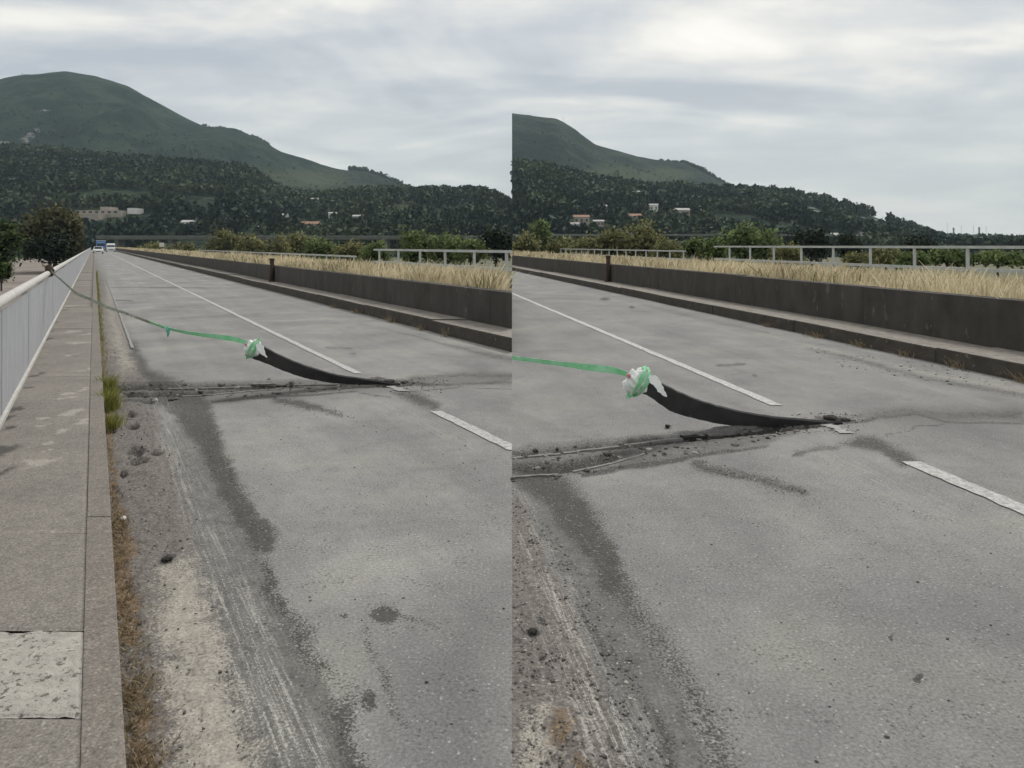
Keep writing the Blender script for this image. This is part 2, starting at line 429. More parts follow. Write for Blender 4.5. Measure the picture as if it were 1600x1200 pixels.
M = dict(
    asphalt=asphalt_material(), slab=slab_material(), paint=paint_material(), hill=hill_material(),
    kerb=plain('kerb_concrete', (0.245, 0.222, 0.19), (0.155, 0.141, 0.122), 9, 0.9, 0.5, 70, c2=(0.30, 0.285, 0.26), thr2=0.63),
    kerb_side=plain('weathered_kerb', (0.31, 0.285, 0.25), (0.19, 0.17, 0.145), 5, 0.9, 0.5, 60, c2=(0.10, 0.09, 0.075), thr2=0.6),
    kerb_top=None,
    kerb_grime=plain('dark_kerb_face', (0.085, 0.075, 0.062), (0.05, 0.044, 0.037), 4, 0.92, 0.5, 60, c2=(0.17, 0.15, 0.125), thr2=0.62),
    rubble=plain('rough_patch_concrete', (0.47, 0.44, 0.395), (0.36, 0.335, 0.30), 16, 0.95, 0.9, 55, c2=(0.15, 0.14, 0.122), thr2=0.57),
    wall=plain('blackened_concrete', (0.082, 0.074, 0.066), (0.046, 0.041, 0.036), 2.4, 0.92, 0.7, 40, stretch=(1, 1, 0.5), c2=(0.12, 0.111, 0.097), thr2=0.63),
    galv=plain('galvanised_steel', (0.40, 0.41, 0.44), (0.30, 0.31, 0.335), 9, 0.55, 0.15, 80, metallic=0.35, stretch=(1, 1, 0.3)),
    sheet=plain('pale_zinc_sheet', (0.46, 0.465, 0.485), (0.36, 0.365, 0.385), 7, 0.6, 0.15, 60, metallic=0.1, stretch=(1, 1, 0.25), c2=(0.29, 0.285, 0.28), thr2=0.64),
    handrail=plain('pale_painted_rail', (0.58, 0.565, 0.53), (0.44, 0.425, 0.39), 6, 0.6, c2=(0.3, 0.27, 0.22), thr2=0.66),
    white_rail=plain('white_painted_rail', (0.50, 0.53, 0.52), (0.38, 0.41, 0.40), 3, 0.6, c2=(0.34, 0.33, 0.30), thr2=0.66),
    rust=plain('rusty_steel', (0.075, 0.045, 0.030), (0.035, 0.024, 0.018), 12, 0.9, 0.5, 60),
    rubber=plain('black_rubber', (0.070, 0.069, 0.070), (0.036, 0.036, 0.038), 4, 0.75, 0.3, 70, c2=(0.10, 0.097, 0.092), thr2=0.62),
    steel=plain('joint_steel', (0.25, 0.242, 0.227), (0.12, 0.115, 0.106), 14, 0.7, 0.4, 80),
    slot=plain('joint_gap', (0.03, 0.028, 0.026), (0.02, 0.019, 0.018), 10, 0.95),
    green_tape=plain('green_plastic_tape', (0.12, 0.52, 0.20), (0.36, 0.68, 0.44), 5, 0.45, spec=0.5),
    dull_tape=plain('faded_tape', (0.36, 0.40, 0.32), (0.17, 0.19, 0.14), 4.0, 0.5, c2=(0.55, 0.56, 0.5), thr2=0.57),
    teal_tape=plain('teal_knot_tape', (0.10, 0.38, 0.32), (0.20, 0.5, 0.42), 30, 0.5),
    white_tape=plain('white_plastic_tape', (0.85, 0.85, 0.82), (0.74, 0.77, 0.72), 14, 0.5, spec=0.5),
    red_tape=plain('red_plastic_tape', (0.55, 0.16, 0.16), (0.62, 0.36, 0.34), 40, 0.5),
    straw=leafmat('dry_straw', (0.34, 0.28, 0.17), (0.82, 0.73, 0.51), 0.3, (0.13, 0.14, 0.05)),
    weed=leafmat('green_weed', (0.13, 0.135, 0.035), (0.40, 0.40, 0.12), 0.3),
    dryweed=leafmat('dried_weed', (0.12, 0.085, 0.05), (0.44, 0.35, 0.22), 0.25),
    forest=leafmat('pine_forest', (0.022, 0.046, 0.028), (0.085, 0.115, 0.058), 0.15, (0.014, 0.032, 0.024)),
    olive=leafmat('olive_foliage', (0.14, 0.148, 0.062), (0.42, 0.41, 0.18), 0.42),
    green=leafmat('green_foliage', (0.10, 0.145, 0.05), (0.32, 0.41, 0.155), 0.42),
    midgreen=leafmat('mid_foliage', (0.045, 0.075, 0.03), (0.16, 0.22, 0.08), 0.35),
    bronze=leafmat('bronze_foliage', (0.062, 0.066, 0.034), (0.22, 0.205, 0.105), 0.35),
    darkgreen=leafmat('dark_foliage', (0.012, 0.02, 0.011), (0.045, 0.062, 0.03), 0.15),
    bark=plain('bark', (0.09, 0.075, 0.06), (0.05, 0.04, 0.032), 4, 0.95),
    ground=plain('valley_ground', (0.10, 0.105, 0.055), (0.17, 0.155, 0.095), 0.05, 0.95, c2=(0.07, 0.085, 0.04), thr2=0.56),
    bank=plain('gravel_bank', (0.27, 0.24, 0.21), (0.20, 0.16, 0.14), 0.12, 0.95, c2=(0.14, 0.13, 0.09), thr2=0.58),
    median=plain('median_soil', (0.25, 0.20, 0.12), (0.18, 0.14, 0.08), 1.5, 0.95),
    concrete=plain('grey_concrete', (0.26, 0.27, 0.265), (0.19, 0.2, 0.195), 0.4, 0.9),
    viaduct=plain('weathered_viaduct', (0.155, 0.165, 0.155), (0.10, 0.11, 0.10), 0.3, 0.9),
    wall_white=plain('white_render', (0.74, 0.73, 0.70), (0.64, 0.62, 0.58), 0.6, 0.85),
    wall_cream=plain('cream_render', (0.40, 0.355, 0.30), (0.32, 0.28, 0.235), 0.6, 0.85),
    roof_red=plain('clay_roof', (0.34, 0.20, 0.13), (0.26, 0.15, 0.10), 1.5, 0.85),
    roof_grey=plain('pale_roof', (0.52, 0.51, 0.49), (0.42, 0.41, 0.39), 1.0, 0.85),
    pane=plain('window_dark', (0.04, 0.045, 0.05), (0.03, 0.033, 0.037), 3, 0.25, spec=0.5),
    car_white=plain('white_car_paint', (0.75, 0.75, 0.74), (0.70, 0.70, 0.69), 2, 0.3, spec=0.5),
    car_blue=plain('blue_lorry_paint', (0.08, 0.20, 0.42), (0.06, 0.16, 0.36), 2, 0.4, spec=0.5),
    tyre=plain('tyre_rubber', (0.025, 0.025, 0.025), (0.018, 0.018, 0.018), 9, 0.9),
    lamp=plain('headlamp_lens', (0.7, 0.7, 0.68), (0.6, 0.6, 0.58), 9, 0.2),
    litter=plain('white_litter', (0.75, 0.70, 0.64), (0.6, 0.54, 0.48), 40, 0.7),
    clod=plain('dark_clod', (0.05, 0.045, 0.038), (0.03, 0.027, 0.024), 30, 0.95, 0.6, 90),
)


def stone_material():
    m, nt, b = new_mat('loose_stone')
    r = ramp(nt, [(0.0, (0.05, 0.047, 0.043)), (0.55, (0.13, 0.122, 0.112)), (0.8, (0.27, 0.25, 0.225)), (1.0, (0.52, 0.49, 0.44))])
    L(nt, *attr_f(nt, 'tint'), r, 0); L(nt, r, 0, b, 'Base Color'); b.inputs['Roughness'].default_value = 0.9
    return m


M['stone'] = stone_material()
M['kerb_top'] = slab_material((0.185, 0.166, 0.145), (0.245, 0.220, 0.192))

# ------------------------------------------------------------------ the ground and the hills
bm = bmesh.new()
for side, xa, xb in (('L', -4200, 0), ('R', 0, 4200)):
    v = [bm.verts.new(p) for p in ((xa, -60, -3.2), (xb, -60, -3.2), (xb, 4200, -3.2), (xa, 4200, -3.2))]
    bm.faces.new(v)
obj('ground', bm_mesh('ground', bm), M['ground'], kind='structure')


def prof(pts):
    a = np.array(pts, float); return lambda x: np.interp(x, a[:, 0], a[:, 1])


BACK = {'L': prof([(-900, 330), (-500, 262), (-200, 190), (-60, 152), (0, 139), (40, 130), (100, 125), (150, 131), (200, 147), (250, 174), (300, 198), (325, 208), (345, 210), (380, 218), (410, 228),
                   (440, 246), (500, 263), (540, 270), (570, 271), (600, 281), (640, 300), (700, 322), (800, 350)]),
        'R': prof([(800, 184), (830, 187), (850, 192), (870, 195), (900, 211), (930, 231), (970, 243), (1000, 252), (1040, 260), (1070, 261), (1100, 273), (1130, 291), (1180, 320), (1300, 350),
                   (1430, 371), (1560, 376), (1640, 378), (2400, 379)])}
FRONT = {'L': prof([(-900, 340), (-400, 275), (-100, 238), (0, 236), (60, 240), (150, 247), (280, 258), (380, 268), (420, 290), (455, 307), (500, 309), (560, 305), (620, 303), (680, 303), (730, 302),
                    (755, 304), (780, 314), (800, 325)]),
         'R': prof([(800, 258), (860, 266), (920, 283), (980, 292), (1040, 296), (1100, 300), (1150, 302), (1200, 303), (1235, 306), (1262, 312), (1290, 318), (1320, 324), (1350, 333), (1390, 348),
                    (1420, 359), (1450, 369), (1480, 380), (1600, 383), (2400, 384)])}
FOOT, YF, YM, YB, YE = 300.0, 680.0, 840.0, 1500.0, 2300.0


def hill_z(side, px, Y):
    px = np.asarray(px, float); Y = np.asarray(Y, float)
    zf = H + (HY - FRONT[side](px)) / F * YF
    zb = H + (HY - BACK[side](px)) / F * YB
    zm = np.minimum(zf * 0.86, zf - 3)
    s1 = np.clip((Y - FOOT) / (YF - FOOT), 0, 1); s2 = np.clip((Y - YF) / (YM - YF), 0, 1)
    s3 = np.clip((Y - YM) / (YB - YM), 0, 1); s4 = np.clip((Y - YB) / (YE - YB), 0, 1)
    z1 = -3.4 + (zf + 3.4) * s1 ** 1.12
    z = np.where(Y < YF, z1, np.where(Y < YM, zf + (zm - zf) * s2 * s2 * (3 - 2 * s2), np.where(Y < YB, zm + (zb - zm) * np.sin(s3 * math.pi / 2) ** 1.15, zb + (-8 - zb) * s4)))
    X = (px - CX) / F * Y
    amp = np.where(Y < YF, 26 * s1 * (1 - s1) * 2, 30 * (s3 * (1 - s3)) * 2)
    g2 = np.where(Y < YF, 0, 75 * s3 * (1 - s3) * 4 * 0.5) * (1 - s3) * 1.7 * (np.abs(fbm(X, Y * 0.35, 1 / 150.0, 3, 15.0) - 0.5) * 2.2 - 0.4)
    return z + ((fbm(X, Y, 1 / 90.0, 4, 3.0) - 0.5) * amp + g2) * np.clip(zf / 30, 0, 1)


def hit(side, px, py):
    Y = np.linspace(FOOT + 5, YB, 1500); z = hill_z(side, px, Y); r = H + (HY - py) / F * Y
    k = np.argmax(z >= r)
    return float(Y[k]), float(z[k])


ROCK = {'L': [(68, 172, 9, 2.0), (57, 204, 6, 4), (47, 212, 8, 4), (38, 219, 8, 4), (5, 224, 12, 3), (782, 334, 9, 8), (700, 345, 20, 5)],
        'R': [(1268, 333, 10, 9), (1360, 350, 26, 10), (1395, 360, 14, 6), (1130, 318, 30, 4), (1350, 368, 12, 6), (1280, 335, 9, 8)]}
MEADOW = {'L': [(480, 280, 70, 14), (540, 300, 30, 8), (640, 325, 35, 12), (440, 345, 60, 10), (560, 350, 40, 10), (150, 335, 50, 10), (620, 335, 30, 8)],
          'R': [(970, 275, 80, 14), (1040, 272, 40, 10), (1130, 322, 35, 10), (920, 350, 60, 10), (1060, 340, 60, 10), (1400, 372, 60, 6)]}


def blobmask(lst, px, py):
    m = np.zeros_like(px)
    for x, y, a, b in lst: m = np.maximum(m, 1.15 - np.sqrt(((px - x) / a) ** 2 + ((py - y) / b) ** 2) * 0.6)
    return np.clip(m, 0, 1)


for side, pxs in (('L', np.linspace(-900, 800, 420)), ('R', np.linspace(800, 2400, 400))):
    Ys = np.concatenate([np.linspace(FOOT, YF, 90), np.linspace(YF + 8, YM, 16)[0:], np.linspace(YM + 10, YB, 110), np.linspace(YB + 20, YE, 16)])
    PX, YY = np.meshgrid(pxs, Ys, indexing='ij')
    Z = hill_z(side, PX, YY)
    PYv = HY - (Z - H) / YY * F
    X = (PX - CX) / F * YY
    v = np.stack([X.ravel(), YY.ravel(), Z.ravel()], 1)
    n0, n1 = PX.shape; idx = np.arange(n0 * n1).reshape(n0, n1)
    f = np.stack([idx[:-1, :-1].ravel(), idx[1:, :-1].ravel(), idx[1:, 1:].ravel(), idx[:-1, 1:].ravel()], 1)
    me = mesh_np('hill', v, f, dict(rock=blobmask(ROCK[side], PX.ravel(), PYv.ravel()), meadow=np.maximum(blobmask(MEADOW[side], PX.ravel(), PYv.ravel()), np.where(YY.ravel() < YF, 0.42, 0.0))), True)
    obj('hill_' + ('left' if side == 'L' else 'right'), me, M['hill'], kind='structure')

HOUSES = {'L': [(490, 318, 15, 'white', 'roof_grey', 'white hillside house standing highest in the left view'),
                (508, 321, 9, 'white', 'roof_grey', 'small white annex beside the highest hillside house in left view'),
                (441, 343, 16, 'white', 'roof_grey', 'white house below the pines, left of the village in left view'),
                (520, 343, 12, 'white', 'roof_grey', 'tall white house right of the village in left view'),
                (297, 357, 22, 'white', 'roof_grey', 'white flat-roofed house at the pine edge nearest the road end'),
                (486, 361, 26, 'cream', 'roof_red', 'cream house with red clay roof, largest of the left view village'),
                (416, 363, 20, 'cream', 'roof_grey', 'low cream house behind olive bushes at left of the left view village'),
                (440, 364, 16, 'cream', 'roof_grey', 'low pale house between the red roof and the leftmost village house'),
                (560, 350, 16, 'cream', 'roof_grey', 'long pale shed right of the tall white house in left view'),
                (30, 350, 14, 'white', 'roof_grey', 'small pale house showing between the two trees beside the railing')],
          'R': [(993, 305, 12, 'white', 'roof_grey', 'white hillside house standing highest in the right view'),
                (1004, 307, 8, 'white', 'roof_grey', 'small white annex beside the highest hillside house in right view'),
                (939, 330, 17, 'white', 'roof_grey', 'white house below the pines, left of the village in right view'),
                (1021, 331, 13, 'white', 'roof_grey', 'tall white house right of the village in right view'),
                (988, 349, 26, 'cream', 'roof_red', 'cream house with red clay roof, largest of the right view village'),
                (908, 350, 24, 'cream', 'roof_red', 'cream house with brown roof at left of the right view village'),
                (935, 353, 16, 'cream', 'roof_grey', 'low pale house between two red roofs in the right view village'),
                (898, 356, 14, 'white', 'roof_grey', 'small white shed before the brown roofed house in right view'),
                (1065, 338, 22, 'cream', 'roof_grey', 'long pale shed on the meadow right of the right view village'),
                (1300, 378, 24, 'cream', 'roof_grey', 'low pale building at the foot of the rocky slope behind the white rail')]}
house_xy = {'L': [], 'R': []}


def house(side, px, py, wpx, wallm, roofm, label):
    Y, z = hit(side, px, py)
    Y = max(Y, FOOT + 12)
    x = (px - CX) / F * Y; w = wpx / F * Y; d = w * 0.7; hh = min(w * 0.42, 5.5) + (2.0 if 'tall' in label else 0)
    house_xy[side].append((x, Y, w))
    e = empty('house', (x, Y, z - 0.5), label=label, cat='house', group='houses on the hillside')
    rz = random.uniform(-0.15, 0.15)
    e.rotation_euler.z = 0
    parts = []
    me = box_mesh('wall', -w / 2, w / 2, -d / 2, d / 2, -3.0, hh + 0.5)
    o = bpy.data.objects.new('wall', me); me.materials.append(M['wall_' + wallm]); COL.objects.link(o); o.parent = e
    bm = bmesh.new(); ov = 0.35; t = hh + 0.5; rh = w * 0.16
    A = [bm.verts.new(p) for p in ((-w / 2 - ov, -d / 2 - ov, t), (w / 2 + ov, -d / 2 - ov, t), (w / 2 + ov, d / 2 + ov, t), (-w / 2 - ov, d / 2 + ov, t),
                                    (-w / 2 - ov, 0, t + rh), (w / 2 + ov, 0, t + rh))]
    for q in ((0, 1, 5, 4), (2, 3, 4, 5), (1, 2, 5), (3, 0, 4), (3, 2, 1, 0)): bm.faces.new([A[i] for i in q])
    me = bm_mesh('roof', bm); me.materials.append(M[roofm]); o = bpy.data.objects.new('roof', me); COL.objects.link(o); o.parent = e
    nw = 3 if wpx > 13 else 2
    for k in range(nw):
        cx = -w / 2 + w * (k + 0.5) / nw
        me = box_mesh('window', cx - w * 0.07, cx + w * 0.07, -d / 2 - 0.08, -d / 2 + 0.02, hh * 0.45, hh * 0.8 + 0.2); me.materials.append(M['pane'])
        o = bpy.data.objects.new('window', me); COL.objects.link(o); o.parent = e
    return e


for s in 'LR':
    for h_ in HOUSES[s]: house(s, *h_)

# the long pale building on terraces behind the bronze tree
Y0, z0 = hit('L', 140, 345); x0 = (100 - CX) / F * Y0; x1 = (182 - CX) / F * Y0
house_xy['L'].append((x0 + 12, Y0, 40)); house_xy['L'].append((x1, Y0, 30)); house_xy['L'].append((x0, Y0, 30))
tb = empty('terraced_building', ((x0 + x1) / 2, Y0, z0), label='long pale terraced building on the wooded slope above the bronze tree', cat='building')
hz_ = lambda py: H + (HY - py) / F * Y0 - z0
for nm, a, b_, p0, p1, yy, mt in (('lower_wall', 112, 154, 352, 334, 0, 'wall_cream'), ('upper_wall', 102, 176, 333, 327.5, 9, 'wall_cream'), ('end_block', 178, 192, 327, 323, 14, 'wall_white'),
                                  ('back_wing', 134, 150, 327, 321, 14, 'wall_cream')):
    ux = lambda q: (q - CX) / F * Y0 - (x0 + x1) / 2
    me = box_mesh(nm, ux(a), ux(b_), yy, yy + 9, hz_(p0) - 2, hz_(p1)); me.materials.append(M[mt]); o = bpy.data.objects.new(nm, me); COL.objects.link(o); o.parent = tb
for k in range(7):
    a = 104 + k * 10
    me = box_mesh('window', ux(a), ux(a + 5), 8.93, 9.05, hz_(331.5), hz_(328.5)); me.materials.append(M['pane']); o = bpy.data.objects.new('window', me); COL.objects.link(o); o.parent = tb

# ------------------------------------------------------------------ forest
def round_normals(me, nr):
    me.polygons.foreach_set('use_smooth', np.ones(len(me.polygons), bool))
    nr = nr / (np.linalg.norm(nr, axis=1)[:, None] + 1e-9)
    me.normals_split_custom_set_from_vertices(nr.astype(np.float32))
    return me



def leaf_quads(cent, size, nrm_up=0.0):
    """one randomly turned quad per centre"""
    n = len(cent)
    a = RNG.normal(size=(n, 3)); a /= np.linalg.norm(a, axis=1)[:, None]
    b = np.cross(a, RNG.normal(size=(n, 3))); b /= np.linalg.norm(b, axis=1)[:, None]
    s = np.asarray(size).reshape(-1, 1) * np.ones((n, 1))
    v = np.stack([cent - a * s, cent + b * s * 0.6, cent + a * s, cent - b * s * 0.6], 1).reshape(-1, 3)
    return v, np.arange(4 * n).reshape(n, 4)


def forest(side, n, pxr, name, label, yr=(305, 705), back=False):
    px = RNG.uniform(*pxr, n * 3); u = RNG.random(n * 3)
    Y = np.sqrt(yr[0] ** 2 + u * (yr[1] ** 2 - yr[0] ** 2))
    z = hill_z(side, px, Y); X = (px - CX) / F * Y
    py = HY - (z - H) / Y * F
    dens = fbm(X, Y, 1 / 45.0, 3, 9.0)
    md = blobmask(MEADOW[side], px, py); rk = blobmask(ROCK[side], px, py)
    keep = (dens > 0.40) & (md < RNG.uniform(0.45, 0.95, len(px))) & (rk < 0.5) & (z > -2.5)
    if back == 'upper':
        fc = FRONT[side](px); up = np.clip((Y - YF) / (YB - YF), 0, 1)
        keep = (py < fc + 2) & (RNG.random(len(px)) < (1 - up) ** 3.0 * sstep(dens, 0.34, 0.5))
    elif back:
        near = (np.abs(Y - YB) < 60) & (((px > 318) & (px < 420)) | ((px > 545) & (px < 660)) if side == 'L' else ((px > 1030) & (px < 1150)))
        keep = (RNG.random(len(px)) < np.where(near, 0.9, 0.0))
    for hx, hy, hw in house_xy[side]:
        keep &= ~((np.abs(X - hx) < hw * 0.62 + 2.0) & (Y > hy - 38) & (Y < hy + hw * 0.5 + 2))
    i = np.where(keep)[0][:n]; X, Y, z = X[i], Y[i], z[i]; m = len(i)
    hgt = RNG.uniform(4.5, 9.5, m) * (1 + 0.25 * (fbm(X, Y, 1 / 30.0, 2, 4.0) - 0.5)) * (np.clip(1.0 - 0.9 * (Y - YF) / (YB - YF), 0.4, 1) if back == 'upper' else 1.35 if back else 1)
    rad = hgt * RNG.uniform(0.30, 0.46, m)
    K = 16 if back == 'upper' else 34
    d = RNG.normal(size=(m, K, 3)); d /= np.linalg.norm(d, axis=2)[:, :, None]
    rr = RNG.random((m, K, 1)) ** 0.45
    conic = (RNG.random(m) < 0.35)[:, None]
    p = d * rr
    zz = p[:, :, 2]
    tap = np.where(conic, np.clip(0.95 - 0.55 * (zz + 0.3), 0.2, 1.2), 1.0)
    cx = X[:, None] + p[:, :, 0] * rad[:, None] * tap; cy = Y[:, None] + p[:, :, 1] * rad[:, None] * tap
    cz = z[:, None] + hgt[:, None] * (0.56 + 0.44 * zz)
    cent = np.stack([cx, cy, cz], 2).reshape(-1, 3)
    sz = np.repeat(rad * 0.50, K) * RNG.uniform(0.7, 1.25, m * K)
    v, f = leaf_quads(cent, sz)
    tint = np.repeat(np.clip(np.repeat(RNG.normal(0.40, 0.17, m) + 1.9 * (fbm(X, Y, 1 / 55.0, 3, 1.0) - 0.5), K) + RNG.normal(0, 0.06, m * K), 0, 1), 4)
    nr = np.repeat((d * np.array([[[1, 1, 0.9]]]) + np.array([[[0, 0, 0.35]]])).reshape(-1, 3) + RNG.normal(0, 0.12, (m * K, 3)), 4, 0)
    obj(name, round_normals(mesh_np(name, v, f, dict(tint=tint)), nr), M['forest'], label=label, cat='forest', kind='stuff')


forest('L', 6800, (-260, 797), 'pine_forest', 'dark pine wood covering the lower slope of the left view hill')
forest('R', 5600, (803, 1700), 'pine_forest', 'dark pine wood covering the lower slope of the right view hill')
forest('L', 420, (300, 680), 'ridge_scrub', 'scattered scrub trees on the high ridge of the left view hill', (YB - 45, YB + 15), True)
forest('R', 300, (1020, 1160), 'ridge_scrub', 'scattered scrub trees on the high ridge of the right view hill', (YB - 45, YB + 15), True)

forest('L', 6000, (-160, 797), 'upper_scrub', 'low scrub thinning out up the bare dome of the left view hill', (YF + 20, YB - 40), 'upper')
forest('R', 4000, (803, 1300), 'upper_scrub', 'low scrub thinning out up the bare shoulder of the right view hill', (YF + 20, YB - 40), 'upper')

# ------------------------------------------------------------------ viaduct, chimneys, masts


def viaduct(side, pa, pb, ptop, pbot, Yv, label):
    x0, x1 = (pa - CX) / F * Yv, (pb - CX) / F * Yv
    zt, zb = H + (HY - ptop) / F * Yv, H + (HY - pbot) / F * Yv
    e = empty('viaduct', (x0, Yv, -3.2), label=label, cat='viaduct')
    obj('deck', box_mesh('deck', x0, x1, Yv, Yv + 9, zb, zt - 0.5), M['viaduct'], e)
    obj('parapet', box_mesh('parapet', x0, x1, Yv - 0.25, Yv + 0.1, zt - 0.8, zt), M['viaduct'], e)
    x = x0 + 6
    while x < x1 - 3:
        obj('pier', box_mesh('pier', x, x + 1.6, Yv + 2, Yv + 7, -3.4, zb + 0.02), M['viaduct'], e); x += 21


viaduct('L', 150, 799, 368, 374, 285, 'long grey viaduct crossing behind the road end in the left view')
viaduct('R', 801, 1300, 365.5, 368, 285, 'long grey viaduct crossing behind the bushes in the right view')
for px, p0, p1, wpx, lb in ((1490, 356, 377, 2.2, 'left of the two dark industrial chimneys on the far right horizon'), (1530, 355, 377, 2.4, 'right of the two dark industrial chimneys on the far right horizon')):
    Yc = 1250.0; bx, by, bz = D(px, 381, Yc)
    e = empty('chimney', (bx, by, bz), label=lb, cat='chimney', group='chimneys on the far horizon')
    bm = bmesh.new(); r0 = wpx / F * Yc / 2; tp = D(px, p0, Yc)[2]
    tube(bm, [(bx, by, bz - 4), (bx, by, tp - 3)], [r0 * 1.15, r0], 10); obj('shaft', bm_mesh('shaft', bm), M['concrete'], e)
    bm = bmesh.new(); tube(bm, [(bx, by, tp - 3), (bx, by, tp)], [r0 * 1.2, r0 * 1.2], 10); obj('cap', bm_mesh('cap', bm), M['concrete'], e)
for px, p0, p1, lb in ((1480, 348, 378, 'thin lattice mast left of the two far chimneys'), (1502, 352, 378, 'thin mast between the two far chimneys, nearer the left one'),
                       (1521, 352, 378, 'thin mast just left of the right far chimney'), (1541, 354, 378, 'thin mast right of the two far chimneys'), (880, 181, 200, 'thin antenna mast on the high ridge of the right view hill')):
    Yc = 1500.0 if p0 < 300 else 1300.0
    bx, by, bz = D(px, p1, Yc); tp = D(px, p0, Yc)[2]; r0 = 0.35
    e = empty('mast', (bx, by, bz), label=lb, cat='mast')
    bm = bmesh.new(); tube(bm, [(bx, by, bz - 6), (bx, by, tp)], [r0, r0 * 0.5], 6); obj('pole', bm_mesh('pole', bm), M['galv'], e)
    for k in range(2):
        obj('cross_arm', box_mesh('cross_arm', bx - 1.2, bx + 1.2, by - 0.2, by + 0.2, tp - 2 - 3 * k, tp - 1.7 - 3 * k), M['galv'], e)

# ------------------------------------------------------------------ the two roads
HK = H


def gp(pts): return np.array([G(x, y)[:2] for x, y in pts])


def to_px(X, Y): return CX + F * X / Y, HY + F * H / Y


def seg_dist(X, Y, P, Wd=None):
    best = np.full(X.shape, 1e9)
    for i in range(len(P) - 1):
        a, b = P[i], P[i + 1]; ab = b - a; L2 = ab @ ab + 1e-12
        t = np.clip(((X - a[0]) * ab[0] + (Y - a[1]) * ab[1]) / L2, 0, 1)
        d = np.hypot(X - a[0] - t * ab[0], Y - a[1] - t * ab[1])
        w = (Wd[i] + (Wd[i + 1] - Wd[i]) * t) if Wd is not None else 0
        best = np.minimum(best, d - w)
    return best


def band(X, Y, pts, wpx, soft=0.5):
    """stain along a line: points and half widths as measured in the photograph; soft mask, 0.5 on the edge"""
    W = [float(w) for w in (wpx if hasattr(wpx, '__len__') else [wpx] * len(pts))]
    d = seg_dist(*to_px(X, Y), np.array(pts, float), W); s = max(np.mean(W) * soft, 1.0)
    return np.clip(0.5 - d / (2 * s), 0, 1)


def poly(X, Y, pts, soft=0.06):
    P = np.array(pts, float); n = len(P); X, Y = to_px(X, Y); ins = np.zeros(X.shape, bool)
    for i in range(n):
        a, b = P[i], P[(i + 1) % n]
        c = ((a[1] > Y) != (b[1] > Y)) & (X < (b[0] - a[0]) * (Y - a[1]) / (b[1] - a[1] + 1e-12) + a[0]); ins ^= c
    d = seg_dist(X, Y, np.vstack([P, P[:1]]))
    return np.clip(0.5 + np.where(ins, d, -d) / (2 * soft * 200), 0, 1)


def disc(X, Y, px, py, rx, ry):
    x, y = to_px(X, Y)
    return np.clip(1.5 - np.hypot((x - px) / rx, (y - py) / ry), 0, 1)


KL = dict(kerb_back=-0.024 * HK, kerb_front=0.057 * HK, rail=-0.474 * HK, centre=2.06 * HK, far_kerb=3.93 * HK, far_wall=4.34 * HK)
KR = dict(centre=2.36 * HK, far_kerb=4.58 * HK, far_wall=5.08 * HK)


